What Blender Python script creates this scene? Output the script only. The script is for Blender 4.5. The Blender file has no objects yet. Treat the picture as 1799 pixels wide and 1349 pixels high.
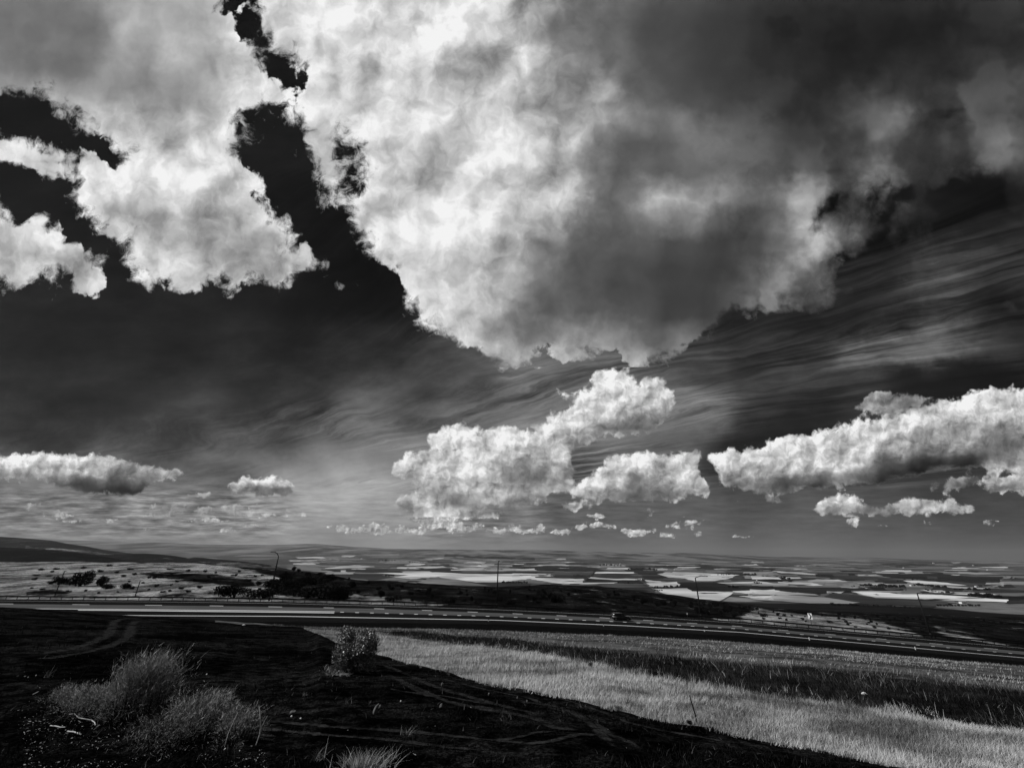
import bpy, bmesh, math, random
import numpy as np
from mathutils import Matrix, Vector, noise as mnoise

scene = bpy.context.scene
# ------------------------------------------------------------------ camera
W0, H0, FPX = 1799.0, 1349.0, 750.0
PITCH = math.radians(22.36)
ROLL = math.radians(0.3)
CAMZ = 1.7                                   # eye height above the ground at the camera (ground there is z=0)
_R = Vector((1, 0, 0)); _U = Vector((0, -math.sin(PITCH), math.cos(PITCH)))
FWD = Vector((0, math.cos(PITCH), math.sin(PITCH)))
RGT = _R * math.cos(ROLL) + _U * math.sin(ROLL)
UPV = -_R * math.sin(ROLL) + _U * math.cos(ROLL)
cam_data = bpy.data.cameras.new("camera")
cam = bpy.data.objects.new("camera", cam_data)
scene.collection.objects.link(cam)
scene.camera = cam
cam_data.sensor_width = 36.0
cam_data.lens = 36.0 * FPX / W0
cam_data.clip_start = 0.05
cam_data.clip_end = 200000.0
M = Matrix((RGT, UPV, -FWD)).transposed().to_4x4()
M.translation = Vector((0, 0, CAMZ))
cam.matrix_world = M
cam_data.dof.use_dof = False

scene.view_settings.view_transform = 'Standard'
scene.view_settings.look = 'None'
scene.view_settings.exposure = 0.0
scene.view_settings.gamma = 1.0
scene.cycles.max_bounces = 4
scene.cycles.diffuse_bounces = 2
scene.cycles.transparent_max_bounces = 8

# ------------------------------------------------------------------ sun
SUN_EL, SUN_AZ = math.radians(42), math.radians(-98)      # azimuth from +Y, clockwise: the sun stands left, a little behind
sd = Vector((math.sin(SUN_AZ) * math.cos(SUN_EL), math.cos(SUN_AZ) * math.cos(SUN_EL), math.sin(SUN_EL)))
sun_data = bpy.data.lights.new("sun", 'SUN')
sun_data.energy = 4.6
sun_data.angle = math.radians(0.53)
sun_data.color = (1.0, 1.0, 1.0)
sun = bpy.data.objects.new("sun", sun_data)
scene.collection.objects.link(sun)
sun.rotation_euler = sd.to_track_quat('Z', 'Y').to_euler()
sun.location = (-50, -5, 60)

# ------------------------------------------------------------------ sky: tables for the cloud layers
A = [(-80,-60),(408,-60),(412,32),(430,70),(458,92),(478,125),(494,140),(530,158),(600,180),(560,205),(505,207),(470,203),(450,212),(428,222),(421,240),(428,268),(445,288),(462,292),(476,305),(470,325),(450,335),(446,345),(470,368),(500,387),(503,405),(530,415),(555,430),(567,458),(550,470),(530,464),(530,490),(505,510),(480,507),(455,496),(420,506),(385,500),(360,505),(328,522),(295,512),(262,505),(245,488),(222,474),(207,452),(212,432),(200,428),(175,402),(150,392),(130,370),(108,348),(118,330),(118,315),(80,315),(55,305),(-80,290)]
A_H1 = [(-80,150),(43,168),(75,180),(110,205),(140,230),(190,248),(210,272),(165,268),(120,256),(80,250),(43,238),(-80,225)]
A_H3 = [(128,272),(150,275),(166,285),(150,296),(132,292)]
C_ = [(-80,330),(43,384),(70,395),(100,400),(140,425),(180,445),(203,475),(212,500),(190,508),(166,528),(135,512),(112,494),(80,500),(43,502),(-80,520)]
B_ = [(445,-60),(445,32),(452,60),(478,85),(512,115),(518,132),(500,150),(490,200),(520,207),(537,240),(550,280),(545,312),(560,342),(578,368),(610,390),(640,415),(650,455),(682,482),(702,495),(712,515),(737,550),(740,580),(768,598),(800,615),(865,628),(882,652),(898,642),(930,645),(960,634),(985,640),(1020,630),(1060,638),(1100,640),(1140,645),(1162,638),(1172,622),(1210,618),(1230,600),(1270,572),(1330,548),(1380,535),(1400,545),(1420,528),(1450,505),(1482,478),(1492,440),(1482,410),(1500,395),(1532,380),(1540,355),(1570,338),(1610,318),(1660,305),(1700,300),(1725,318),(1770,335),(1900,345),(1900,-60)]
HOLES = [A_H1, A_H3,
         [(1474,322),(1505,322),(1528,352),(1530,388),(1500,402),(1470,390),(1446,386),(1460,365),(1462,345)],
         [(600,243),(620,248),(622,275),(611,312),(600,285)],
         [(1636,190),(1662,200),(1668,218),(1640,216)]]
CL = [
 [(-80,800),(43,800),(60,792),(120,797),(180,800),(240,812),(290,825),(322,833),(300,842),(262,852),(247,866),(180,865),(120,859),(80,857),(92,846),(43,843),(-80,845)],
 [(398,857),(416,840),(430,830),(448,839),(462,838),(476,832),(492,842),(516,844),(520,862),(500,871),(460,871),(420,868)],
 [(965,742),(968,725),(990,715),(1005,705),(1012,690),(1035,685),(1040,665),(1050,652),(1075,654),(1090,643),(1110,658),(1122,682),(1138,662),(1165,668),(1182,690),(1184,715),(1172,738),(1150,752),(1100,764),(1060,758),(1040,775),(1000,782),(975,762)],
 [(748,768),(775,752),(800,746),(845,748),(842,764),(870,755),(900,748),(925,750),(937,764),(950,745),(975,742),(1010,760),(1042,748),(1045,770),(1012,790),(1000,800),(985,818),(965,832),(985,852),(960,860),(942,865),(962,876),(930,880),(880,876),(800,872),(790,850),(730,852),(718,840),(740,828),(800,832),(800,800),(820,790),(770,795),(755,782)],
 [(688,832),(692,812),(715,795),(735,800),(750,795),(755,815),(780,812),(782,828),(740,832),(705,838)],
 [(690,885),(715,868),(760,862),(840,873),(845,895),(835,908),(800,916),(740,918),(708,905)],
 [(998,868),(998,855),(1020,845),(1040,838),(1064,816),(1070,800),(1100,798),(1130,792),(1160,802),(1175,800),(1200,790),(1235,785),(1230,800),(1226,830),(1246,850),(1250,865),(1200,875),(1150,881),(1060,881),(1010,878)],
 [(1248,808),(1258,795),(1290,785),(1300,792),(1340,782),(1380,765),(1420,758),(1470,755),(1500,735),(1540,738),(1580,732),(1610,715),(1650,705),(1700,690),(1730,682),(1900,680),(1900,835),(1756,825),(1700,822),(1640,824),(1600,834),(1550,848),(1500,853),(1440,857),(1380,862),(1310,862),(1268,850),(1262,835)],
 [(1500,714),(1525,692),(1550,687),(1600,692),(1640,702),(1600,722),(1540,732)],
 [(1415,900),(1435,885),(1445,875),(1470,867),(1500,867),(1515,880),(1545,888),(1575,884),(1600,874),(1640,880),(1660,872),(1690,880),(1715,885),(1722,897),(1650,902),(1500,903),(1440,903)],
 [(1730,852),(1740,833),(1900,828),(1900,866),(1735,866)],
 [(1635,856),(1665,841),(1728,841),(1722,850),(1645,863)],
 [(980,690),(1003,692),(1000,700),(985,699)],
 [(750,785),(990,795),(1012,828),(992,862),(905,890),(800,900),(738,880),(742,830)],
]
ELL = [(795,921,32,6),(862,904,19,7),(892,896,22,6),(1000,887,22,9),(1052,908,16,6),(1138,902,6,5),(1500,916,12,9),(1552,921,9,3),
       (1365,878,17,6),(1302,883,6,4),(1293,943,8,3),(1314,943,6,2),(1212,918,20,5),(1225,938,16,5),(1115,936,18,7),(1170,940,16,4),(1180,926,12,4),
       (1097,934,5,4),(1022,924,12,5),(1045,925,6,4),(878,933,18,5),(905,923,10,4),(925,934,22,4),(980,934,20,4),(810,936,22,4),(660,923,20,5),(664,934,24,5),
       (705,930,14,6),(735,935,12,5),(790,928,6,3),(617,934,18,5),(840,922,10,4),(348,872,16,5),(516,900,18,6),(436,922,12,4),(462,922,8,3),(396,932,14,5),
       (300,892,24,6),(360,898,30,6),(100,903,14,5),(125,912,18,5),(190,914,14,4),(370,914,30,4),(270,903,24,4),(56,893,22,5),(420,893,28,5),(460,903,30,4),
       (250,928,30,3),(1740,919,14,5),(1630,920,12,3),(590,925,14,4),(642,931,10,4),(760,925,14,4),(1072,925,10,3),(1145,930,10,4),(950,925,8,4),(1003,938,12,3),(640,495,12,5),(602,490,6,4)]
BR = """60 60 110 150 60 105 230 50 170 300 60 165 350 60 150 390 60 185 420 60 225 60 120 105 120 120 110 200 110 140 260 110 135 310 90 205 380 110 155 430 110 215 470 150 215
60 150 150 120 160 140 200 160 130 260 150 130 330 150 150 350 180 125 400 170 170 450 170 195 500 180 215 100 170 170 140 200 165 200 210 175 260 200 175 320 200 165 380 200 150 430 200 215
230 250 215 290 240 150 330 250 200 400 240 200 360 280 225 300 290 230 180 270 235 250 290 225 140 300 235 190 300 235 420 300 225 450 310 215
150 340 235 190 340 200 240 350 215 300 340 205 340 320 215 380 340 225 420 360 190 460 370 220 200 370 160 260 380 150 320 380 160 380 380 150 430 390 165 480 390 215
240 410 205 300 420 150 360 420 140 420 420 130 480 430 150 520 430 200 550 450 220 230 450 225 290 450 215 340 450 190 400 450 140 460 460 145 510 470 170
260 480 215 320 490 215 360 480 190 420 490 190 500 490 200 60 255 225 90 280 215 60 290 190
60 400 215 100 420 225 150 450 180 190 480 225 60 440 165 100 450 150 130 480 170 160 500 215 60 480 205
470 50 225 520 60 235 600 60 225 660 60 210 720 70 225 790 50 235 860 50 215 900 60 225 940 60 130 980 60 105 1050 60 95 1150 60 75 1250 60 65 1350 60 52 1450 60 45 1550 60 42 1650 60 42 1740 60 55
560 110 230 620 110 205 650 110 140 700 110 220 740 110 195 800 110 175 850 110 160 890 110 170 920 120 205 960 130 150 1010 120 120 1060 110 95 1150 110 80 1250 110 66 1350 110 52 1500 110 44 1650 120 50 1740 120 75
540 150 230 600 160 220 650 150 165 700 150 205 750 160 225 800 150 170 860 150 160 900 160 215 950 170 150 1000 160 130 1050 165 170 1100 160 80 1200 160 75 1300 160 62 1450 160 52 1580 160 65 1650 160 85 1740 160 88 1690 180 92 1690 230 95 1640 240 70 1740 330 45
560 200 225 620 200 215 660 200 175 700 200 220 740 210 235 800 200 205 850 200 200 890 190 230 940 200 185 990 190 140 1030 180 165 1080 190 185 1110 210 110 1190 215 120 1260 190 72 1400 200 58 1550 210 95 1580 215 140 1700 200 105 1740 200 75
570 250 190 640 250 225 700 250 215 760 250 185 800 250 205 850 250 215 900 250 225 950 250 195 1000 240 180 1060 230 130 1120 250 85 1180 240 80 1200 235 130 1240 255 120 1320 240 95 1420 240 65 1500 250 75 1560 250 125 1600 250 85 1680 250 60 1740 245 125
590 300 205 650 300 225 720 290 190 760 300 170 820 300 225 870 290 225 930 300 200 990 300 150 1040 290 110 1100 300 85 1160 300 90 1220 290 100 1300 270 105 1380 290 80 1450 300 75 1540 290 130 1600 290 75 1740 280 110
610 350 215 680 340 205 730 340 160 780 350 225 840 340 210 900 350 205 960 340 200 1010 355 205 1060 340 90 1110 340 105 1150 355 225 1200 350 190 1260 345 150 1340 340 115 1400 340 165 1440 340 160 1530 330 120
650 400 215 710 390 200 770 400 225 830 400 235 880 400 215 930 390 170 980 380 150 1040 400 95 1100 390 90 1150 390 120 1200 380 120 1260 380 80 1330 380 72 1390 380 110 1430 400 195 1470 400 150
680 450 210 740 440 215 800 450 230 850 450 200 890 430 160 950 430 110 1020 440 80 1100 440 78 1180 430 70 1260 430 62 1330 440 62 1380 430 100 1430 440 205 1470 450 140
720 500 215 770 500 230 830 500 225 880 490 150 940 490 100 1020 490 80 1100 490 72 1180 480 65 1260 480 60 1320 490 90 1370 480 165 1420 480 160
750 550 225 800 540 225 850 540 190 900 540 120 960 540 85 1040 550 80 1110 540 75 1180 540 62 1240 540 60 1290 520 80 1340 520 135 1390 520 120
790 590 205 840 590 160 880 580 110 940 590 100 1000 600 110 1050 600 150 1100 590 125 1150 590 80 1210 590 100 1240 560 70
820 615 215 870 620 160 930 625 190 990 620 190 1050 625 200 1110 630 170 1150 635 150 1200 610 150
70 810 215 130 810 215 100 830 165 180 830 170 240 835 150 200 845 105 150 850 115 230 855 105 290 835 195 60 835 205 430 850 225 470 850 215 500 853 205 450 862 140 490 863 130
1060 670 215 1095 660 235 1060 700 215 1110 700 190 1150 690 180 1165 700 200 1000 730 215 1050 735 200 1100 740 170 1140 735 160
800 765 215 760 770 205 790 785 200 850 790 205 900 765 225 930 780 180 870 800 215 920 810 140 960 800 190 1000 770 190 990 790 185 850 830 215 900 835 110 940 845 120 800 850 200 850 855 180 950 870 205 900 870 160 715 810 215 740 810 190 760 835 190 730 845 210
780 845 165 760 862 160 900 888 145 1000 835 150 760 815 165 750 880 190 800 880 110 780 900 205 720 895 150 1100 805 215 1130 810 205 1150 830 150 1080 845 190 1120 842 120 1190 815 200 1220 800 160 1230 855 215 1170 860 190 1040 860 215 1100 868 170 1010 862 210
1260 810 235 1300 800 215 1350 800 205 1400 785 205 1450 780 195 1500 760 215 1550 755 205 1600 735 215 1650 725 205 1700 710 225 1750 700 205 1320 825 190 1400 820 180 1460 815 205 1520 790 190 1580 790 160 1620 770 150 1680 760 140 1700 775 185 1750 780 110 1300 845 170 1380 850 110 1440 850 120 1500 845 150 1560 810 95 1620 812 80 1700 805 85 1560 840 110 1640 828 110 1400 862 170
1525 705 150 1600 710 100 1470 880 225 1500 878 225 1450 893 180 1530 893 140 1600 885 205 1640 885 190 1690 888 200 1480 895 150 1750 845 200 1750 860 190 1690 848 150
1000 886 205 800 918 180 870 900 190 1052 908 190 1140 902 150 1500 912 200 1500 922 160 1290 943 170 1220 918 160 1220 938 160 1115 933 190 1030 924 170 920 930 175 830 935 170 700 930 175 640 932 170 600 935 165 500 925 150 420 925 150 516 900 190 350 895 165 240 900 155 100 905 155 60 890 160 1360 880 170 1300 884 150"""
VE = """100 600 36 300 600 36 450 250 24 500 400 24 600 500 24 500 600 38 650 600 45 750 680 65 850 660 70 550 700 60 450 700 50 600 750 95 500 780 80 700 720 80 800 720 95 900 710 110 950 680 115 650 800 115 550 830 120 600 860 180 700 790 120
200 700 46 100 760 55 300 760 58 400 820 85 350 860 100 150 880 110 60 880 110 300 900 135 150 910 120 450 900 140 550 900 150 650 900 150 300 940 125 600 940 130 900 940 125 900 900 110 1000 900 90 1200 900 90 1200 940 110 1400 920 95 1400 960 105 1600 920 80 1600 960 95 1740 920 70 1740 960 85 1000 830 75 1350 880 75 1650 860 60
1250 650 70 1200 690 90 1250 740 110 1200 770 100 1100 780 110 1320 640 55 1400 600 45 1300 600 45 1350 720 60 1400 740 40 1290 790 32 1350 760 34 1450 700 50 1500 670 60 1400 670 65 1500 620 120 1600 610 140 1650 600 140 1700 590 100 1500 560 30 1600 560 28 1700 550 45 1600 500 55 1680 495 80 1500 510 40 1550 470 40 1600 430 32 1700 400 28 1740 350 20 1740 480 45 1740 540 25 1740 620 60 1700 650 25 1600 660 28 1740 660 18 1650 680 28 1560 400 25 1500 360 20 650 520 22 60 360 26 130 400 24 60 210 30
560 885 182 640 870 184 600 900 178 520 870 158 560 850 165 650 840 165 60 60 26 500 60 24 900 60 24 1400 60 24 1740 60 24 900 400 30 1300 400 30 250 400 26 1740 200 20 1450 570 30 1800 700 20 50 700 44 60 940 125 150 940 125 1740 985 90 900 985 130 300 985 125"""
def pts(s):
    a = np.array([float(t) for t in s.split()]).reshape(-1, 3)
    return a
def poly_sd(P, poly):                           # signed distance, positive inside
    V = np.array(poly, float); n = len(V)
    d = np.full(P.shape[:-1], 1e9); ins = np.zeros(P.shape[:-1], bool)
    for i in range(n):
        a = V[i]; b = V[(i + 1) % n]; e = b - a; w = P - a
        t = np.clip((w @ e) / (e @ e), 0, 1)
        d = np.minimum(d, np.hypot(w[..., 0] - t * e[0], w[..., 1] - t * e[1]))
        if a[1] != b[1]:
            c = (P[..., 1] >= min(a[1], b[1])) & (P[..., 1] < max(a[1], b[1]))
            xi = a[0] + (P[..., 1] - a[1]) / (b[1] - a[1]) * e[0]
            ins ^= c & (P[..., 0] < xi)
    return np.where(ins, d, -d)
def scatter(P, tab, eps, pw=2.2):
    num = np.zeros(P.shape[:-1]); den = np.zeros(P.shape[:-1])
    for x, y, v in tab:
        w = 1.0 / (((P[..., 0] - x) ** 2 + ((P[..., 1] - y) * 1.25) ** 2 + eps ** 2) ** pw)
        num += w * v; den += w
    return num / den
ROWS = np.array(list(range(-50, 626, 25)) + list(range(636, 996, 9)), float)   # sky rows, finer towards the horizon
COLS = np.linspace(-90, 1890, 133)                                             # columns 15 apart
PX, PY = np.meshgrid(COLS, ROWS); PG = np.stack([PX, PY], -1)
sdf = np.maximum(poly_sd(PG, A), poly_sd(PG, B_)); sdf = np.maximum(sdf, poly_sd(PG, C_))
for h in HOLES: sdf = np.minimum(sdf, -poly_sd(PG, h))
for c in CL: sdf = np.maximum(sdf, poly_sd(PG, c))
for x, y, rx, ry in ELL:
    q = np.sqrt(((PX - x) / rx) ** 2 + ((PY - y) / ry) ** 2)
    sdf = np.maximum(sdf, (1 - q) * min(rx, ry) * 1.4 + 0.6)
SD_R = 60.0
sdf_n = np.clip(sdf / SD_R, -1, 1) * 0.5 + 0.5
eps = np.where(PY > 640, 9.0, 27.0)
bright = scatter(PG, pts(BR), eps, 1.9) / 255.0
def at(F, dx, dy):                              # the field sampled dx, dy px away
    X = np.clip((PX + dx - COLS[0]) / (COLS[1] - COLS[0]), 0, len(COLS) - 1.001)
    Yr = np.interp((PY + dy).ravel(), ROWS, np.arange(len(ROWS))).reshape(PY.shape); Yr = np.clip(Yr, 0, len(ROWS) - 1.001)
    i, j = Yr.astype(int), X.astype(int); a, b = Yr - i, X - j
    return (F[i, j] * (1 - b) + F[i, j + 1] * b) * (1 - a) + (F[i + 1, j] * (1 - b) + F[i + 1, j + 1] * b) * a
low = np.clip((PY - 640) / 20, 0, 1) * np.clip((905 - PY) / 20, 0, 1)
inside = lambda F: np.clip(F / 8 + 0.5, 0, 1)
base = inside(sdf) * (0.6 * (1 - inside(at(sdf, 0, 10))) + 0.6 * (1 - inside(at(sdf, 4, 24)))); top = inside(sdf) * (1 - inside(at(sdf, -7, -13)))
bright = bright + low * (0.08 * top - 0.26 * base)
veil = scatter(PG, pts(VE), np.where(PY > 640, 36.0, 45.0), 1.9) / 255.0
veil = veil * (0.80 + 0.20 * np.clip((veil - 0.16) / 0.16, 0, 1))

# ------------------------------------------------------------------ node helpers
class NB:
    def __init__(s, tree): s.t = tree; s.n = tree.nodes; s.l = tree.links
    def put(s, node, i, v):
        if isinstance(v, bpy.types.NodeSocket): s.l.new(v, node.inputs[i])
        elif v is not None: node.inputs[i].default_value = v
    def m(s, op, a, b=None, c=None, clamp=False):
        k = s.n.new('ShaderNodeMath'); k.operation = op; k.use_clamp = clamp
        for i, v in enumerate((a, b, c)): s.put(k, i, v)
        return k.outputs[0]
    def vm(s, op, a, b=None, c=None, out=0):
        k = s.n.new('ShaderNodeVectorMath'); k.operation = op
        for i, v in enumerate((a, b, c)): s.put(k, i, v)
        return k.outputs[out]
    def scale(s, a, f):
        k = s.n.new('ShaderNodeVectorMath'); k.operation = 'SCALE'
        s.put(k, 0, a); s.put(k, 3, f); return k.outputs[0]
    def dot(s, a, b): return s.vm('DOT_PRODUCT', a, b, out=1)
    def xyz(s, x, y, z=0.0):
        k = s.n.new('ShaderNodeCombineXYZ'); s.put(k, 0, x); s.put(k, 1, y); s.put(k, 2, z); return k.outputs[0]
    def sep(s, v):
        k = s.n.new('ShaderNodeSeparateXYZ'); s.put(k, 0, v); return k.outputs
    def noise(s, v, scale, detail=4, rough=0.5, lac=2.0, dist=0.0, col=False, typ='FBM', dims='2D'):
        k = s.n.new('ShaderNodeTexNoise'); k.noise_dimensions = dims
        try: k.noise_type = typ
        except Exception: pass
        s.l.new(v, k.inputs['Vector'])
        k.inputs['Scale'].default_value = scale; k.inputs['Detail'].default_value = detail
        k.inputs['Roughness'].default_value = rough; k.inputs['Lacunarity'].default_value = lac
        k.inputs['Distortion'].default_value = dist
        return k.outputs[1] if col else k.outputs[0]
    def vor(s, v, scale, detail=3, rough=0.5, smooth=0.6):
        k = s.n.new('ShaderNodeTexVoronoi'); k.voronoi_dimensions = '2D'; k.feature = 'SMOOTH_F1'; k.normalize = False
        s.l.new(v, k.inputs['Vector']); k.inputs['Scale'].default_value = scale
        k.inputs['Detail'].default_value = detail; k.inputs['Roughness'].default_value = rough
        k.inputs['Smoothness'].default_value = smooth
        return k.outputs[0]
    def mr(s, v, a, b, c=0.0, d=1.0, smooth=True):
        k = s.n.new('ShaderNodeMapRange'); k.interpolation_type = 'SMOOTHSTEP' if smooth else 'LINEAR'
        for i, x in enumerate((v, a, b, c, d)): s.put(k, i, x)
        return k.outputs[0]
    def mix(s, f, a, b):
        k = s.n.new('ShaderNodeMix'); k.data_type = 'FLOAT'
        s.put(k, 0, f); s.put(k, 2, a); s.put(k, 3, b); return k.outputs[0]
    def mixc(s, f, a, b):
        k = s.n.new('ShaderNodeMix'); k.data_type = 'RGBA'
        s.put(k, 0, f); s.put(k, 6, a); s.put(k, 7, b); return k.outputs[2]
    def rgb(s, x, y, z):
        k = s.n.new('ShaderNodeCombineColor'); s.put(k, 0, x); s.put(k, 1, y); s.put(k, 2, z); return k.outputs[0]
    def seprgb(s, v):
        k = s.n.new('ShaderNodeSeparateColor'); s.put(k, 0, v); return k.outputs

# ------------------------------------------------------------------ world
world = bpy.data.worlds.new("World"); scene.world = world; world.use_nodes = True
wt = world.node_tree; wt.nodes.clear(); nb = NB(wt)
tc = wt.nodes.new('ShaderNodeTexCoord'); D = tc.outputs['Generated']
dz = nb.sep(D)[2]
fr = nb.m('MAXIMUM', nb.dot(D, tuple(FWD)), 0.12)
U0 = nb.m('MULTIPLY_ADD', nb.m('DIVIDE', nb.dot(D, tuple(RGT)), fr), 7.5, 8.995)      # chart of the sky ahead, one unit = 1/7.5 rad at its centre
V0 = nb.m('MULTIPLY_ADD', nb.m('DIVIDE', nb.dot(D, tuple(UPV)), fr), -7.5, 6.745)
# noise space in three belts, finer towards the horizon (clouds there are farther off)
z2 = nb.m('GREATER_THAN', V0, 6.45); z3 = nb.m('GREATER_THAN', V0, 9.08)
zs = nb.m('MULTIPLY_ADD', z3, 2.6, nb.m('MULTIPLY_ADD', z2, 1.3, 1.0))
iz = nb.m('DIVIDE', 1.0, zs)
Q = nb.scale(nb.xyz(U0, V0, 0.0), zs)
# plane projection for high thin cloud
izz = nb.m('DIVIDE', 1.0, nb.m('ADD', nb.m('MAXIMUM', dz, 0.0), 0.06))
PL = nb.scale(D, izz)
# warp of the lookup point, size follows hh
w1 = nb.noise(Q, 0.9, 3, 0.55, col=True)
w2 = nb.noise(Q, 3.4, 7, 0.60, col=True)
wv1 = nb.scale(nb.vm('SUBTRACT', w1, (0.5, 0.5, 0.5)), nb.m('MULTIPLY', iz, 0.45))
wv2 = nb.scale(nb.vm('SUBTRACT', w2, (0.5, 0.5, 0.5)), nb.m('MULTIPLY', iz, 0.26))
P = nb.vm('ADD', nb.vm('ADD', nb.xyz(U0, V0, 0.0), wv1), wv2)
ps = nb.sep(P); U, V = ps[0], ps[1]
un = nb.m('MULTIPLY_ADD', U, 100.0 / (COLS[-1] - COLS[0]), -COLS[0] / (COLS[-1] - COLS[0]), clamp=True)
ucol = nb.rgb(un, un, un)
k1 = 28.0 - 1                     # rows above are 25 apart, below 9 apart
rA = nb.m('MULTIPLY_ADD', V, 100 / 25.0, 50 / 25.0)
rB = nb.m('MULTIPLY_ADD', V, 100 / 9.0, 28 - 636 / 9.0)
rowc = nb.m('MAXIMUM', nb.m('MINIMUM', rA, 27.0), nb.m('MINIMUM', rB, 1e3))
rowc = nb.m('MAXIMUM', rowc, 0.0)
acc = None
for j in range(len(ROWS)):
    cv = wt.nodes.new('ShaderNodeRGBCurve'); mp = cv.mapping; mp.use_clip = True
    for ch, arr in ((0, sdf_n), (1, bright), (2, veil)):
        cu = mp.curves[ch]
        xs = np.linspace(0, 1, len(COLS)); ys = arr[j]
        keep = [0]
        for i in range(1, len(xs) - 1):          # drop points that lie on the line between neighbours
            t = (xs[i] - xs[keep[-1]]) / (xs[i + 1] - xs[keep[-1]])
            if abs(ys[keep[-1]] * (1 - t) + ys[i + 1] * t - ys[i]) > 0.004: keep.append(i)
        keep.append(len(xs) - 1)
        cu.points[0].location = (0.0, float(ys[0])); cu.points[1].location = (1.0, float(ys[-1]))
        for i in keep[1:-1]: cu.points.new(float(xs[i]), float(ys[i]))
        for p in cu.points: p.handle_type = 'VECTOR'
    mp.update()
    wt.links.new(ucol, cv.inputs['Color'])
    if acc is None: acc = cv.outputs[0]
    else: acc = nb.mixc(nb.m('SUBTRACT', rowc, float(j - 1), clamp=True), acc, cv.outputs[0])
ac = nb.seprgb(acc); sdn, brt, vel = ac[0], ac[1], ac[2]
sd_px = nb.m('MULTIPLY_ADD', sdn, 2 * SD_R, -SD_R)           # px inside (+) / outside (-)
# density with fractal erosion
wq = nb.noise(Q, 1.8, 4, 0.55, col=True)
Qw = nb.vm('ADD', Q, nb.scale(nb.vm('SUBTRACT', wq, (0.5, 0.5, 0.5)), 0.42))
n_er = nb.noise(nb.vm('ADD', Qw, (3.1, 1.7, 0.4)), 5.2, 9, 0.72)
n_er2 = nb.noise(nb.vm('ADD', Q, (7.7, 4.1, 2.2)), 1.7, 4, 0.6)
f0 = nb.m('SUBTRACT', 1.0, nb.vor(Qw, 1.5, 3.5, 0.55))
f1 = nb.m('SUBTRACT', 1.0, nb.vor(nb.vm('ADD', Qw, (-0.085, -0.105, 0.0)), 1.5, 3.5, 0.55))
wn = nb.noise(nb.vm('ADD', Q, (11.0, 5.0, 0.0)), 0.9, 3, 0.5)
wisp = nb.mr(wn, 0.40, 0.62, 0.25, 1.35)
er = nb.m('ADD', nb.m('MULTIPLY', nb.m('SUBTRACT', n_er, 0.53), nb.m('MULTIPLY', nb.m('MULTIPLY', iz, wisp), nb.mix(z2, nb.mr(U0, 10.5, 14.5, 54.0, 34.0), 9.0))),
          nb.m('MULTIPLY', nb.m('SUBTRACT', n_er2, 0.52), nb.m('MULTIPLY', iz, nb.mix(z2, 24.0, 18.0))))
er = nb.m('ADD', er, nb.m('MULTIPLY', nb.m('SUBTRACT', f0, nb.mix(z2, 0.42, 0.36)), nb.m('MULTIPLY', iz, nb.mix(z2, 36.0, 24.0))))
dn = nb.m('ADD', nb.m('ADD', sd_px, er), nb.m('MULTIPLY', iz, nb.mix(z2, 4.0, 5.5)))
cw = nb.m('MULTIPLY', iz, nb.m('MULTIPLY', nb.mix(nb.mr(U0, 11.5, 15.0), 9.0, nb.mix(z2, nb.mr(V0, 5.2, 5.9, 62.0, 14.0), 9.0)), nb.mix(z2, nb.mr(wn, 0.38, 0.62, 0.30, 1.6), 0.75)))
cov = nb.mr(nb.m('DIVIDE', dn, cw), -0.9, 1.6)
# relief: difference of a noise towards the sun (upper left in the chart)
rel = nb.m('SUBTRACT', f0, f1)
fs = nb.sep(Qw)
fine = nb.noise(nb.xyz(nb.m('MULTIPLY_ADD', fs[1], nb.mix(z2, 0.45, 0.0), fs[0]), nb.m('MULTIPLY_ADD', fs[0], nb.mix(z2, -0.2, 0.0), nb.m('MULTIPLY', fs[1], nb.mix(z2, 0.55, 1.0))), 0.0), 4.5, 7, 0.60)
edge = nb.mr(nb.m('MULTIPLY', dn, zs), 0.0, 34.0)                 # 0 at the rim, 1 inside
texamp = nb.mr(brt, 0.25, 0.72, 0.10, 1.0)
texamp = nb.m('MULTIPLY', texamp, nb.m('MULTIPLY', nb.mix(z2, nb.mr(U0, 9.5, 12.0, 1.0, 0.55), 1.0), nb.m('SUBTRACT', 1.0, nb.m('MULTIPLY', nb.mr(V0, 2.6, 1.4, 0.0, 0.65), nb.mr(U0, 4.6, 3.4)))))
rimy = nb.mr(edge, 0.0, 1.0, 1.5, 0.75)
soft0 = nb.noise(nb.vm('ADD', Qw, (5.5, 2.5, 0.0)), 1.0, 5, 0.55)
soft1 = nb.noise(nb.vm('ADD', Qw, (5.28, 2.26, 0.0)), 1.0, 5, 0.55)
relb = nb.m('SUBTRACT', soft0, soft1)
brc = nb.m('MULTIPLY_ADD', brt, 1.06, -0.035)
b1 = nb.m('ADD', brc, nb.m('MULTIPLY', rel, nb.m('MULTIPLY', texamp, nb.mix(z2, 0.09, 0.24))))
b1 = nb.m('ADD', b1, nb.m('MULTIPLY', nb.m('SUBTRACT', fine, 0.5), nb.m('MULTIPLY', nb.m('MULTIPLY', texamp, rimy), nb.mix(z2, 0.13, 0.04))))
b1 = nb.m('ADD', b1, nb.m('MULTIPLY', nb.m('SUBTRACT', soft0, 0.53), nb.m('MULTIPLY', texamp, nb.mix(z2, 0.36, 0.44))))
b1 = nb.m('ADD', b1, nb.m('MULTIPLY', relb, nb.m('MULTIPLY', texamp, nb.mix(z2, 0.52, 0.55))))
b1 = nb.m('MINIMUM', nb.m('MAXIMUM', b1, 0.05), 0.955)
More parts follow.
